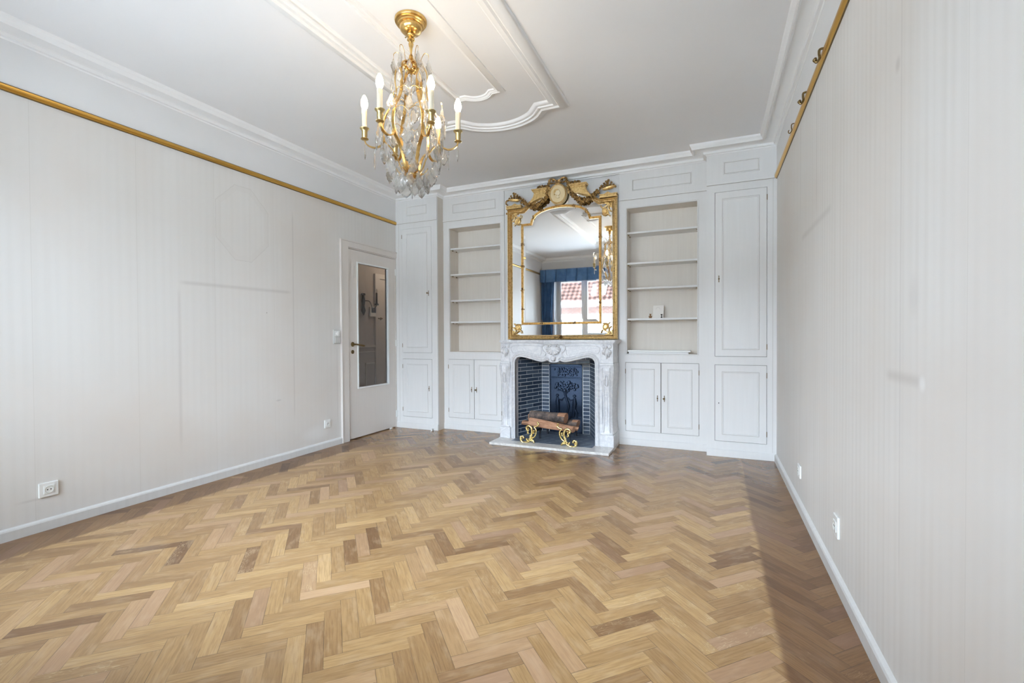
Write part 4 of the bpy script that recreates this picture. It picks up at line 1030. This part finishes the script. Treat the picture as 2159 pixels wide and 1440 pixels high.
# crest: shoulder blocks, broken pediment, medallion
for sg in (-1, 1):
    b = MB(); X = lambda u: MX+sg*u
    b.box(X(.612), X(.432), 4.690, 4.762, 2.520, 2.530); b.box(X(.606), X(.438), 4.698, 4.762, 2.530, 2.546); b.box(X(.614), X(.430), 4.690, 4.762, 2.546, 2.556)
    b.prism([(X(.560), 2.556), (X(.470), 2.556), (X(.515), 2.582)], 4.71, 4.76)
    b.build('shoulder_block', gilt, mr_, bevel=.002)
    b = MB()
    # raking cornice with cavetto
    b.box(X(.305), X(.095), 4.680, 4.762, 2.690, 2.700); b.box(X(.298), X(.095), 4.686, 4.762, 2.678, 2.690); b.box(X(.290), X(.095), 4.696, 4.762, 2.668, 2.678)
    b.prism([(X(.284), 2.668), (X(.095), 2.668), (X(.095), 2.615), (X(.21), 2.606), (X(.30), 2.575), (X(.36), 2.535), (X(.34), 2.575), (X(.31), 2.600), (X(.292), 2.630)], 4.706, 4.762)
    for k in range(16): b.ball((X(.292-.0125*k), 4.684, 2.684), .0042, 6)
    b.build('broken_pediment', gilt, mr_, bevel=.0015)
    # garland of flowers and leaves under the pediment
    b = MB(); pts_ = catmull([(.375, 2.565), (.345, 2.540), (.300, 2.520), (.255, 2.515), (.21, 2.535), (.165, 2.57), (.130, 2.61)], 5)
    for i, p in enumerate(pts_):
        random.seed(i*7+int(sg)+40); r = .016+.014*math.sin(PI*i/len(pts_))
        for q in range(2):
            flower(b, (X(p.x+random.uniform(-.014, .014)), 4.704+random.uniform(-.012, .006), p.y+random.uniform(-.016, .014)), r*random.uniform(.6, 1.0), i*3+q)
    for i, (u, z) in enumerate(((.408, 2.600), (.425, 2.575), (.395, 2.560), (.405, 2.585), (.385, 2.580))): flower(b, (X(u), 4.700, z), .020, i+90)
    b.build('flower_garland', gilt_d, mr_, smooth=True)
    b = MB()
    for i in range(9): flower(b, (X(.10+.016*i), 4.690, 2.708+.010*(i % 2)), .014+.004*((i*7) % 3)/2, i+60)
    b.build('top_sprig', gilt_d, mr_, smooth=True)
    # tilted dish of flowers above the shoulder, tied by a ribbon
    b = MB()
    cx_, cz = X(.525), 2.622; tl = -sg*.0+.16*sg
    t0 = MB(); t0.lathe([(0, -.020), (.045, -.018), (.070, -.006), (.074, .003), (.068, .006), (0, .004)], (0, 0, 0), 'z', 18)
    for v in t0.v:
        v.y *= .35; zz = v.z+v.x*tl; b.v.append(Vector((cx_+v.x, 4.722+v.y, cz+zz)))
    b.f += t0.f; b.mi += t0.mi; b.rnd += t0.rnd
    dish = b.build('crest_dish', gilt, mr_, smooth=True)
    b = MB()
    for i, (u, z, r) in enumerate(((.515, 2.646, .020), (.545, 2.640, .018), (.485, 2.644, .020), (.515, 2.668, .020), (.500, 2.682, .014), (.524, 2.690, .016), (.555, 2.664, .014), (.480, 2.664, .014), (.455, 2.640, .018), (.440, 2.625, .016), (.575, 2.640, .014))):
        flower(b, (X(u), 4.712, z), r, i+120)
    b.tube(catmull([(X(.50), 4.715, 2.615), (X(.455), 4.712, 2.628), (X(.43), 4.712, 2.605), (X(.40), 4.71, 2.60)]), .006, 6)
    if sg < 0: b.tube(catmull([(X(.58), 4.72, 2.625), (X(.615), 4.72, 2.618), (X(.620), 4.72, 2.590), (X(.600), 4.72, 2.572)]), .009, 6); b.ball((X(.612), 4.72, 2.480), .012, 8)
    else: b.ball((X(.592), 4.72, 2.622), .011, 8)
    b.build('crest_flowers', gilt_d, dish, smooth=True)
# medallion with a profile head
b = MB(); mcx, mcz = MX-.006, 2.615
b.lathe([(0, -.040), (.078, -.040), (.082, -.046), (.088, -.050), (.094, -.046), (.098, -.036), (.100, 0)], (0, 0, 0), 'y', 40)
for v in b.v: v.z *= 1.13
for v in b.v: v.x += mcx; v.y += 4.725; v.z += mcz
med = b.build('medallion', cameo_m, mr_, smooth=True)
b = MB(); b.lathe([(.080, -.042), (.084, -.049), (.088, -.053), (.093, -.049), (.096, -.040)], (0, 0, 0), 'y', 40)
for v in b.v: v.z *= 1.13
for v in b.v: v.x += mcx; v.y += 4.725; v.z += mcz
b.build('medallion_rim', gilt, med, smooth=True)
prof = [(-.020, -.040), (-.008, -.030), (-.006, -.018), (-.022, -.014), (-.034, .002), (-.034, .024), (-.022, .042), (.000, .046), (.016, .038), (.022, .024), (.024, .014), (.032, .006), (.026, .002), (.027, -.004), (.024, -.008), (.024, -.016), (.012, -.020), (.010, -.030), (.022, -.044), (0, -.050)]
b = MB(); b.prism([(mcx+u, mcz+.004+z) for u, z in prof], 4.676, 4.688)
b.build('cameo_head', mat('cameo_light', (.80, .70, .50), .45, .1), med, bevel=.004, smooth=True)
b = MB()
for k in range(6):
    a = 1.2+k*.45; b.tube(catmull([(mcx-.002+.018*math.cos(a), 4.674, mcz+.022+.012*math.sin(a)), (mcx-.006+.028*math.cos(a), 4.671, mcz+.022+.024*math.sin(a)), (mcx-.012+.030*math.cos(a+.4), 4.675, mcz+.018+.028*math.sin(a+.4))], 3), .004, 6)
b.ball((mcx-.036, 4.676, mcz-.004), .008, 8); b.build('cameo_hair', gilt, med, smooth=True)
b = MB()   # ribbon bow over the medallion
for sg in (-1, 1):
    b.tube(catmull([(mcx, 4.69, 2.735), (mcx+sg*.03, 4.68, 2.765), (mcx+sg*.075, 4.68, 2.778), (mcx+sg*.10, 4.685, 2.758), (mcx+sg*.07, 4.69, 2.735), (mcx+sg*.03, 4.69, 2.732)], 5), .008, 6)
    b.tube(catmull([(mcx+sg*.07, 4.69, 2.74), (mcx+sg*.115, 4.69, 2.715), (mcx+sg*.12, 4.69, 2.67), (mcx+sg*.135, 4.69, 2.63)], 5), .008, 6)
    for i, (u, z) in enumerate(((.05, 2.762), (.085, 2.765), (.10, 2.735), (.112, 2.700), (.118, 2.665), (.128, 2.635))): flower(b, (mcx+sg*u, 4.684, z), .018, i+200+int(sg)*7)
b.lathe([(0, -.03), (.028, -.026), (.030, -.012), (0, 0)], (mcx, 4.71, 2.738), 'y', 14)
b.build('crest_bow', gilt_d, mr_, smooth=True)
b = MB(); flower(b, (MX, 4.708, 1.098), .028, 301, 8); flower(b, (MX+.022, 4.708, 1.100), .018, 302); flower(b, (MX-.05, 4.712, 1.094), .012, 303)
b.build('bottom_leaf', gilt_d, frm, smooth=True)

# ================================================================== things on the right bookcase shelves
zs_ = 1.288
b = MB(); b.ball((-.592+.006, Y0+.08, zs_+.012), .013, 10, (1.1, .9, 1)); b.ball((-.586, Y0+.08, zs_+.034), .0095, 10); b.ball((-.593, Y0+.08, zs_+.044), .0035, 6); b.ball((-.579, Y0+.08, zs_+.044), .0035, 6)
b.ball((-.598, Y0+.075, zs_+.020), .005, 6); b.ball((-.573, Y0+.075, zs_+.020), .005, 6); b.ball((-.594, Y0+.070, zs_+.005), .006, 6, (1, 1.3, .8)); b.ball((-.577, Y0+.070, zs_+.005), .006, 6, (1, 1.3, .8))
tag(b.build('bear_figurine', mat('brown_figurine', (.26, .13, .05), .5), smooth=True), 'tiny brown seated bear figure on the right bookcase shelf', 'figurine')
b = MB(); b.tube([(-.478, Y0+.08, zs_), (-.478, Y0+.08, zs_+.006), (-.478, Y0+.08, zs_+.016), (-.478, Y0+.08, zs_+.020), (-.478, Y0+.08, zs_+.026), (-.478, Y0+.08, zs_+.036), (-.478, Y0+.08, zs_+.040)], [.009, .0085, .004, .0035, .004, .0095, .009], 14)
tag(b.build('hourglass_figurine', black_m, smooth=True), 'tiny black waisted figure standing before the white card on the shelf', 'figurine')
t = empty('white_card', (-.513, Y0+.12, zs_), 'plain white square card with a faint round seal leaning at the shelf back', 'card')
b = MB(); b.obox((-.513, Y0+.125, zs_+.066), Vector((.0515, 0, 0)), Vector((0, .0015, -.0003)), Vector((0, .012, .065))); b.build('card_sheet', mat('card_white', (.80, .77, .73), .7), t)
b = MB(); b.lathe([(.0165, 0), (.0185, -.001), (.0185, 0), (.0165, .001)], (-.517, Y0+.1285, zs_+.094), 'y', 24); b.build('round_seal', mat('seal_grey', (.62, .60, .56), .6), t)
for i, (xa, xb, za, lab, ya) in enumerate(((-.795, -.222, .930, 'lower of two loose white boards lying in the right bookcase', .03), (-.803, -.205, .948, 'upper of two loose white boards lying in the right bookcase', .02))):
    b = MB(); b.box(xa, xb, Y0+ya, Y0+ya+.16, za, za+.017)
    tag(b.build('loose_board', plastic if i else cab_m, bevel=.0015), lab, 'board', 'loose boards in the right bookcase')

# ================================================================== chandelier
AX, AY = -1.512, 2.109
ch = empty('chandelier', (AX, AY, 1.88), 'brass cage chandelier with crystal drops and six candle bulbs hanging from the ceiling', 'chandelier')
b = MB(); b.lathe([(0, ZC), (.086, ZC), (.087, 2.832), (.084, 2.826), (.078, 2.825), (.078, 2.817), (.071, 2.815), (.069, 2.808), (.061, 2.806), (.061, 2.798), (.057, 2.785), (.047, 2.774), (.030, 2.768), (.022, 2.764), (0, 2.764)], (AX, AY, 0), 'z', 40)
b.build('canopy', brass, ch, smooth=True)
b = MB(); b.lathe([(.012, 2.768), (.022, 2.764), (.025, 2.757), (.021, 2.750), (.012, 2.746), (.020, 2.738), (.021, 2.731), (.012, 2.723), (.009, 2.719), (.014, 2.713), (.012, 2.700), (.008, 2.690), (.007, 2.675), (.005, 2.668), (.005, 2.655), (.010, 2.650), (.013, 2.635), (.022, 2.618), (.034, 2.606), (.036, 2.598), (.026, 2.590), (.030, 2.580), (.018, 2.572), (.022, 2.562), (.008, 2.552), (0, 2.550)], (AX, AY, 0), 'z', 24)
st = b.build('stem', brass, ch, smooth=True)
b = MB(); b.tube([(AX-.010, AY, 2.757), (AX-.036, AY, 2.757)], .002, 6); b.ball((AX-.036, AY, 2.757), .004, 6); b.build('canopy_screw', dark_brass, st)
b = MB()
for k in range(9):
    a = k*2*PI/9
    for r, z, s_ in ((.034, 2.588, .010), (.026, 2.570, .009)): b.ball((AX+r*math.cos(a+z*9), AY+r*math.sin(a+z*9), z), s_, 6, (1, 1, 1.4))
b.build('crown_leaves', brass, st, smooth=True)
b = MB(); b.lathe([(0, 2.060), (.016, 2.058), (.026, 2.050), (.030, 2.038), (.032, 2.026), (.022, 2.022), (.021, 2.010), (.036, 2.006), (.037, 1.998), (.033, 1.992), (.022, 1.984), (.010, 1.978), (.005, 1.974), (.004, 1.970), (0, 1.968)], (AX, AY, 0), 'z', 24)
bo = b.build('bottom_boss', brass, ch, smooth=True)
b = MB()
for k in range(14):
    a = k*2*PI/14
    for r, z in ((.031, 2.034), (.027, 2.046)): b.ball((AX+r*math.cos(a), AY+r*math.sin(a), z), .0042, 6)
b.tube([(AX+.009*math.cos(t_*PI/5), AY, 1.962+.009*math.sin(t_*PI/5)) for t_ in range(10)], .0018, 6, closed=True)
b.build('boss_beads', brass, bo, smooth=True)
cage = [(.018, 2.600), (.050, 2.597), (.074, 2.576), (.085, 2.545), (.086, 2.500), (.081, 2.458), (.087, 2.418), (.106, 2.376), (.134, 2.330), (.148, 2.288), (.153, 2.240), (.148, 2.196), (.140, 2.172), (.112, 2.145), (.080, 2.098), (.062, 2.045), (.046, 2.015), (.028, 2.004)]
armp = [(.147, 2.205), (.151, 2.176), (.166, 2.156), (.195, 2.144), (.225, 2.150), (.245, 2.166), (.252, 2.188)]
def rz(pts, phi): c_, s_ = math.cos(phi), math.sin(phi); return [(AX+r*c_, AY+r*s_, z) for r, z in pts]
def rot_copy(o, phi, parent):   # copy of a part turned about the chandelier axis
    c_ = o.copy(); COL.objects.link(c_); c_.parent = parent; c_.matrix_local = Matrix.Rotation(phi, 4, 'Z') @ o.matrix_local
    return c_
PH0 = math.radians(-152)
def smoothz(pts, n=5): return [(p.x, p.y) for p in catmull([(r, z, 0) for r, z in pts], n)]
# prototypes at angle 0, then turned (mesh shared)
b = MB(); b.ribbon(rz(smoothz(cage), 0), (0, 1, 0), .0085, .0028); cb = b.build('cage_bar', brass, ch, smooth=True)
b = MB(); b.ribbon(rz(smoothz(armp), 0), (0, 1, 0), .0075, .0028); arm = b.build('candle_arm', brass, ch, smooth=True)
cx_ = AX+.252
b = MB(); b.lathe([(0, 2.182), (.016, 2.185), (.021, 2.189), (.019, 2.193), (.011, 2.196), (.0145, 2.204), (.0150, 2.230), (.018, 2.238), (.024, 2.243), (.0255, 2.247), (.022, 2.250), (.014, 2.247), (0, 2.247)], (cx_, AY, 0), 'z', 20)
cup = b.build('candle_cup', cup_m, arm, smooth=True)
b = MB(); b.lathe([(.0138, 2.246), (.0135, 2.300), (.0142, 2.346), (.0125, 2.350), (0, 2.350)], (cx_, AY, 0), 'z', 14)
for a, z0_, z1_ in ((.4, 2.350, 2.322), (2.6, 2.348, 2.335), (4.2, 2.350, 2.315)): b.tube([(cx_+.0135*math.cos(a), AY+.0135*math.sin(a), z0_), (cx_+.0142*math.cos(a), AY+.0142*math.sin(a), z1_)], .002, 6)
slv = b.build('candle_sleeve', candle_m, arm, smooth=True)
b = MB(); b.lathe([(.008, 2.350), (.014, 2.358), (.0185, 2.372), (.0190, 2.384), (.0160, 2.400), (.0105, 2.415), (.005, 2.425), (0, 2.428)], (cx_, AY, 0), 'z', 16)
blb = b.build('bulb', bulb_m, arm, smooth=True)
b = MB(); b.ribbon(rz(smoothz([(.020, 1.998), (.050, 2.002), (.072, 2.016), (.086, 2.040)]), 0), (0, 1, 0), .004, .0018); lw = b.build('lower_arm', brass, ch, smooth=True)
b = MB(); b.tube(rz(smoothz([(.050, 2.594), (.056, 2.635), (.074, 2.664), (.092, 2.656), (.094, 2.645)]), 0), .0017, 6); h1 = b.build('hook_wire', brass, ch, smooth=True)
b = MB(); b.tube(rz(smoothz([(.140, 2.300), (.150, 2.325), (.168, 2.330), (.178, 2.318)]), 0), .0016, 6); h2 = b.build('hook_wire', brass, ch, smooth=True)
def span(z, r, dip):     # thin wires joining neighbouring bars
    pts = []
    for t_ in range(9):
        a = -PI/6+PI/3*t_/8; q = abs(math.sin(PI*t_/8*2)); pts.append((AX+(r-.012*math.sin(PI*t_/8))*math.cos(a), AY+(r-.012*math.sin(PI*t_/8))*math.sin(a), z+dip*(q-.5*math.sin(PI*t_/8))))
    return pts
b = MB(); b.tube(span(2.432, .098, .018), .0016, 6); w1 = b.build('span_wire', brass, ch, smooth=True)
b = MB(); b.tube(span(2.305, .138, .022), .0016, 6); w2 = b.build('span_wire', brass, ch, smooth=True)
arms = []
for k in range(6):
    phi = PH0+k*PI/3; R = Matrix.Rotation(phi, 4, 'Z')
    for o in (cb, lw, h1, h2): rot_copy(o, phi, ch)
    for o in (w1, w2): rot_copy(o, phi+PI/6, ch)
    a2 = rot_copy(arm, phi, ch)
    for o in (cup, slv, blb):
        c_ = o.copy(); COL.objects.link(c_); c_.parent = a2
        if o is blb and k == 5: c_.data = o.data.copy(); c_.data.materials[0] = bulb_off
for o in (cb, lw, h1, h2, w1, w2, cup, slv, blb, arm): bpy.data.objects.remove(o)

# crystal shapes, each made once (hanging point at the origin) and copied
def plate_mesh(name, outline, th, link=.012):
    b = MB(); n = len(outline); vs = []
    cz_ = sum(p[1] for p in outline)/n
    for y, k in ((0, 1.0), (-th, .72), (th, .72), (-th*.8, .40), (th*.8, .40)):
        vs += [(p[0]*k, y, cz_+(p[1]-cz_)*k) for p in outline]
    fs = []
    for i in range(n):
        j = (i+1) % n
        fs += [(i, j, n+j, n+i), (j, i, 2*n+i, 2*n+j), (n+i, n+j, 3*n+j, 3*n+i), (2*n+j, 2*n+i, 4*n+i, 4*n+j)]
    fs += [tuple(range(3*n, 4*n)), tuple(range(5*n-1, 4*n-1, -1))]
    b.add(vs, fs); b.v = [Vector((v.x, v.y, v.z-link)) for v in b.v]
    b.cur = 1; b.tube([(0, 0, 0), (0, 0, -link-.004)], .0008, 5); b.cur = 0
    return b
def mirr(h): return h+[(-x_, z_) for x_, z_ in reversed(h) if abs(x_) > 1e-6]
leafh = [(0, 0), (.006, -.008), (.009, -.018), (.016, -.024), (.017, -.034), (.024, -.042), (.022, -.050), (.014, -.060), (.010, -.068), (0, -.076)]
bigh = [(0, 0), (.007, -.010), (.010, -.022), (.019, -.032), (.020, -.042), (.030, -.054), (.029, -.062), (.022, -.068), (.020, -.078), (.010, -.084), (0, -.096)]
roundh = [(0, 0), (.008, -.012), (.013, -.026), (.020, -.038), (.023, -.050), (.020, -.062), (.012, -.070), (0, -.078)]
def as_mesh(b, name):
    o = b.build(name, [crystal_m, brass], keep=True); me_ = o.data; bpy.data.objects.remove(o); return me_
M_leaf = as_mesh(plate_mesh('crystal_leaf', mirr(leafh), .0042), 'crystal_leaf')
M_big = as_mesh(plate_mesh('crystal_leaf', mirr(bigh), .0045), 'crystal_plaque')
M_round = as_mesh(plate_mesh('crystal_leaf', mirr(roundh), .0055), 'crystal_pear')
b = MB(); b.lathe([(0, -.014), (.004, -.018), (.007, -.040), (.0095, -.066), (.007, -.082), (0, -.100)], (0, 0, 0), 'z', 6)
for v in b.v: v.y *= .6
b.cur = 1; b.tube([(0, 0, 0), (0, 0, -.016)], .0008, 5); M_spear = as_mesh(b, 'crystal_spear')
b = MB(); vs = []
for k in range(16):
    a = 2*PI*k/16; r = .0125 if k % 2 == 0 else .0065; vs.append((r*math.cos(a), 0, r*math.sin(a)))
vs += [(0, -.004, 0), (0, .004, 0)]
b.add(vs, [(i, (i+1) % 16, 16) for i in range(16)]+[((i+1) % 16, i, 17) for i in range(16)]); M_star = as_mesh(b, 'crystal_star')
b = MB()
for k in range(3): b.ball((0, 0, -.005-.009*k), .0042, 6)
M_bead = as_mesh(b, 'crystal_bead')
random.seed(21)
KN = {'leaf': ('crystal_leaf', M_leaf), 'big': ('crystal_plaque', M_big), 'pear': ('crystal_pear', M_round), 'spear': ('crystal_spear', M_spear), 'star': ('crystal_star', M_star), 'bead': ('crystal_bead', M_bead)}
def hang(kind, r, deg, z, sc=1.0, turn=None, tilt=0.0):
    nm, me_ = KN[kind]; o = bpy.data.objects.new(nm, me_); COL.objects.link(o); o.parent = ch
    a = math.radians(deg); o.location = (r*math.cos(a), r*math.sin(a), z-ch.location.z)
    tr = a+PI/2+random.uniform(-.7, .7) if turn is None else turn
    o.rotation_euler = (tilt, random.uniform(-.05, .05), tr); k_ = sc*(1.14 if kind != 'spear' else 1.12); o.scale = (k_, k_, k_)
    return o
for k in range(6):
    p = -152+60*k; q = p+30
    hang('leaf', .094, p, 2.646, 1.05)
    hang('pear', .075, q, 2.600, .62)
    hang('star', .099, p, 2.545, .9); hang('pear', .104, p, 2.535, .75)
    hang('star', .086, q, 2.424, .95); hang('leaf', .086, q, 2.416, 1.0)
    hang('star', .162, p, 2.395, .95); hang('pear', .165, p, 2.386, 1.0)
    hang('star', .128, q, 2.286, 1.0); hang('leaf', .130, q, 2.276, 1.05)
    hang('bead', .178, p, 2.316, .8); hang('spear', .178, p, 2.296, .98)
    hang('spear', .250, p, 2.178, .92); hang('bead', .200, p, 2.140, .85); hang('spear', .200, p, 2.116, .82)
    hang('star', .162, q, 2.186, 1.0); hang('big', .165, q, 2.176, 1.12)
    hang('leaf', .195, q, 2.190, 1.0); hang('star', .135, q+12, 2.092, .9); hang('big', .135, q+12, 2.080, .95)
    hang('star', .044, q, 2.012, 1.1); hang('big', .086, q, 2.022, .92); hang('star', .086, p, 2.030, .9); hang('pear', .086, p, 2.020, 1.22)
for deg, r, z, kd, sc in ((-110, .028, 2.540, 'big', 1.0), (10, .030, 2.545, 'leaf', 1.0), (130, .030, 2.545, 'leaf', 1.0), (-90, .030, 2.420, 'big', .8), (40, .035, 2.400, 'leaf', 1.0),
                          (-100, .030, 2.290, 'big', 1.1), (20, .050, 2.300, 'pear', 1.1), (140, .050, 2.300, 'pear', 1.1), (-95, .020, 2.180, 'big', 1.0), (80, .040, 2.190, 'leaf', 1.1)):
    hang('star', r, deg, z+.012, 1.0); hang(kd, r, deg, z, sc)
hang('bead', 0, 0, 1.956, 1.0); hang('spear', 0, 0, 1.934, .6)
b = MB(); b.tube([(AX, AY, 2.552), (AX, AY, 2.06)], .0013, 6); b.build('centre_wire', brass, ch)

# ================================================================== window wall, curtains and the street (seen in the mirror)
yw = YF-.20
def sash(parent, x0, x1, z0, z1, fw_=.062):
    b = MB(); b.box(x0, x0+fw_, yw-.03, yw+.03, z0, z1); b.box(x1-fw_, x1, yw-.03, yw+.03, z0, z1); b.box(x0+fw_, x1-fw_, yw-.03, yw+.03, z0, z0+fw_); b.box(x0+fw_, x1-fw_, yw-.03, yw+.03, z1-fw_, z1)
    f_ = b.build('sash', pvc, parent, bevel=.004)
    b = MB(); b.box(x0+fw_, x1-fw_, yw-.003, yw+.003, z0+fw_, z1-fw_); b.build('pane', pane_m, f_)
    return f_
pane_m = mat('clear_pane', (1, 1, 1), 0.0); nt = pane_m.node_tree
tr_ = N(nt, 'ShaderNodeBsdfTransparent'); gl = N(nt, 'ShaderNodeBsdfGlossy'); gl.inputs['Roughness'].default_value = .01
mx_ = N(nt, 'ShaderNodeMixShader'); lw_ = N(nt, 'ShaderNodeFresnel'); lw_.inputs['IOR'].default_value = 1.35
nt.links.new(lw_.outputs[0], mx_.inputs[0]); nt.links.new(tr_.outputs[0], mx_.inputs[1]); nt.links.new(gl.outputs[0], mx_.inputs[2]); nt.links.new(mx_.outputs[0], nt.nodes['Material Output'].inputs[0])
SILL = 1.10
wd = empty('window_1', ((WX0+WX1)/2, yw, 0)); struct(wd)
b = MB(); b.box(WX0, WX1, yw-.035, yw+.02, WZ1-.05, WZ1); b.box(WX0, WX0+.04, yw-.035, yw+.02, 0, WZ1); b.box(WX1-.04, WX1, yw-.035, yw+.02, SILL, WZ1)
b.build('window_frame', pvc, wd, bevel=.004)
sash(wd, WX0+.03, -2.635, .03, WZ1-.04)
for xa, xb in ((-2.63, -1.94), (-1.935, -1.245), (-1.24, -.55), (-.545, .15)): sash(wd, xa, xb, SILL+.01, WZ1-.04)
b = MB(); b.box(-2.60, WX1+.02, YF-.20, YF+.05, SILL-.03, SILL); b.build('window_sill', pvc, wd, bevel=.004)
b = MB(); b.box(-2.635, WX1, YF-.25, YF, .84, SILL-.03); b.box(-2.635, -2.55, YF-.25, YF, 0, .84); struct(b.build('wall_under_window', plaster, keep=True))
def pleats(name, x0, x1, yc, z0, z1, amp, npl, m_, label, cat, box=False, taper=0.0, group=None):
    b = MB(); n = npl*(20 if box else 8); rows = 8; vs = []
    for j in range(rows+1):
        tz = j/rows; z = z1+(z0-z1)*tz
        for i in range(n+1):
            t_ = i/n; x = x0+(x1-x0)*(t_*(1-taper*math.sin(PI*tz*.75)))
            a = t_*npl*2*PI
            if box:
                fr_ = (t_*npl) % 1; s_ = max(0, 1-abs(fr_-.5)/.10); yy_ = yc-.050*s_*(.25+.75*tz)+.006*math.sin(fr_*PI)+.004*math.sin(tz*7+fr_)
            else: yy_ = yc+amp*math.sin(a)*(1+.25*math.sin(a*.5+tz*3))+.008*math.sin(tz*9+a*.3)
            vs.append((x, yy_, z))
    for side in (0, 1): pass
    k = n+1; m1 = len(vs); vs2 = [(v[0], v[1]-.004, v[2]) for v in vs]
    fs = [(j*k+i, j*k+i+1, (j+1)*k+i+1, (j+1)*k+i) for j in range(rows) for i in range(n)]
    fs2 = [tuple(q+m1 for q in f[::-1]) for f in fs]
    b.add(vs+vs2, fs+fs2); return tag(b.build(name, m_, smooth=True), label, cat, group)
b = MB(); b.box(XL+.02, XR-.02, YF+.005, YF+.15, 2.575, 2.59)
b.build('pelmet_board', pvc); pel = bpy.data.objects['pelmet_board']; tag(pel, 'white board over the window that carries the blue valance, seen in the mirror', 'pelmet')
pleats('pleated_valance', XL+.02, XR-.02, YF+.172, 2.30, 2.578, .020, 17, blue_m, 'blue box-pleated valance across the top of the window, seen in the mirror', 'valance', box=True)
pleats('curtain', XL+.02, XL+.34, YF+.08, .02, 2.56, .030, 7, blue_m, 'blue curtain drawn against the left wall beside the window, seen in the mirror', 'curtain', taper=.25)
pleats('curtain', XR-.30, XR-.03, YF+.08, .02, 2.56, .028, 7, blue_m, 'blue curtain drawn against the right wall, behind the viewer', 'curtain')
pleats('sheer_curtain', XL+.365, XL+.47, YF+.05, .02, 2.54, .015, 4, sheer_m, 'narrow white sheer curtain beside the left blue curtain, seen in the mirror', 'curtain')
b = MB()
for i in range(9): x = WX0+.08+i*.075; b.box(x, x+.012, YF-.42, YF-.408, .08, 1.10)
b.box(WX0+.04, -2.60, YF-.43, YF-.40, 1.10, 1.14); b.box(WX0+.04, -2.60, YF-.43, YF-.40, .06, .09)
b.box(WX0-.0, -2.55, YF-.46, YF-.24, -.06, .0)
tag(b.build('balcony_railing', mat('railing_white', (.62, .64, .66), .4)), 'white balcony railing outside the glazed window door, seen in the mirror', 'railing')

# houses across the street
brick_r = mat('far_red_brick', (.34, .17, .13), .85); nt = brick_r.node_tree
bt = N(nt, 'ShaderNodeTexBrick'); bt.inputs['Scale'].default_value = 1.0; bt.inputs['Brick Width'].default_value = .22; bt.inputs['Row Height'].default_value = .075; bt.inputs['Mortar Size'].default_value = .01
bt.inputs['Color1'].default_value = (.060, .028, .020, 1); bt.inputs['Color2'].default_value = (.045, .022, .017, 1); bt.inputs['Mortar'].default_value = (.07, .065, .06, 1)
cb_ = N(nt, 'ShaderNodeCombineXYZ'); P, x, y, z = world_pos(nt); nt.links.new(x, cb_.inputs[0]); nt.links.new(z, cb_.inputs[1]); nt.links.new(cb_.outputs[0], bt.inputs['Vector']); setc(brick_r, bt.outputs['Color'])
tiles_m = mat('far_roof_tiles', (.30, .16, .12), .8); nt = tiles_m.node_tree
P, x, y, z = world_pos(nt)
tw = mth(nt, 'MULTIPLY', mth(nt, 'ADD', mth(nt, 'SINE', mth(nt, 'MULTIPLY', x, 2*PI/.24)), mth(nt, 'SINE', mth(nt, 'MULTIPLY', z, 2*PI/.20))), .25)
setc(tiles_m, ramp(nt, mth(nt, 'ADD', tw, mth(nt, 'MULTIPLY', noise(nt, P, 3, 4), 1.0)), [(.2, (.012, .008, .007)), (.5, (.036, .020, .016)), (.9, (.056, .036, .030))]))
stone_m = mat('far_stone', (.78, .78, .76), .8)
for q_ in (brick_r, tiles_m, stone_m): q_.node_tree.nodes['Principled BSDF'].inputs['Specular IOR Level'].default_value = 0.0
hs = empty('town_house', (-3, -13.6, -6), 'red-roofed brick house across the street, seen through the window in the mirror', 'building')
b = MB(); b.box(-14, 8, -14.5, -13, -6, 2.15); b.build('lower_wall', stone_m, hs)
b = MB(); b.box(-14, 8, -14.5, -13.02, 2.15, 2.62); b.build('brick_wall', brick_r, hs)
b = MB(); b.box(-14, 8, -14.5, -12.75, 2.62, 2.80); b.box(-14, 8, -14.5, -12.85, 2.54, 2.62); b.build('eaves_cornice', mat('far_white', (.6, .6, .6), .9), hs)
b = MB(); b.add([(-14, -12.8, 2.8), (8, -12.8, 2.8), (8, -13.9, 3.9), (-14, -13.9, 3.9), (-14, -14.5, 2.7), (8, -14.5, 2.7), (8, -14.0, 3.85), (-14, -14.0, 3.85)], [(0, 1, 2, 3), (4, 7, 6, 5), (0, 4, 5, 1), (1, 5, 6, 2), (2, 6, 7, 3), (3, 7, 4, 0)])
rf = b.build('tiled_roof', tiles_m, hs)
for x_ in (-7.6, -5.2, -2.6, .2):
    b = MB(); nrm = Vector((0, s2, s2)); al = Vector((0, -s2, s2)); c0 = Vector((x_, -13.35, 3.35))+nrm*.03
    b.obox(c0, Vector((.34, 0, 0)), al*.36, nrm*.05); sk = b.build('skylight', pvc, rf)
    b = MB(); b.obox(c0+nrm*.052, Vector((.27, 0, 0)), al*.30, nrm*.004); b.build('skylight_glass', mat('skylight_glass', (.75, .80, .85), .1), sk)
for x_ in (-12, -9.2, -6.4, -3.6, -.8, 2.0, 4.8):
    for z_ in (-.2, -3.2):
        b = MB(); b.box(x_, x_+1.1, -13.02, -12.97, z_, z_+1.7); f_ = b.build('window', pvc, hs)
        b = MB(); b.box(x_+.08, x_+.51, -12.972, -12.960, z_+.08, z_+1.62); b.box(x_+.59, x_+1.02, -12.972, -12.960, z_+.08, z_+1.62); b.build('pane', mat('far_pane', (.10, .12, .14), .1), f_)
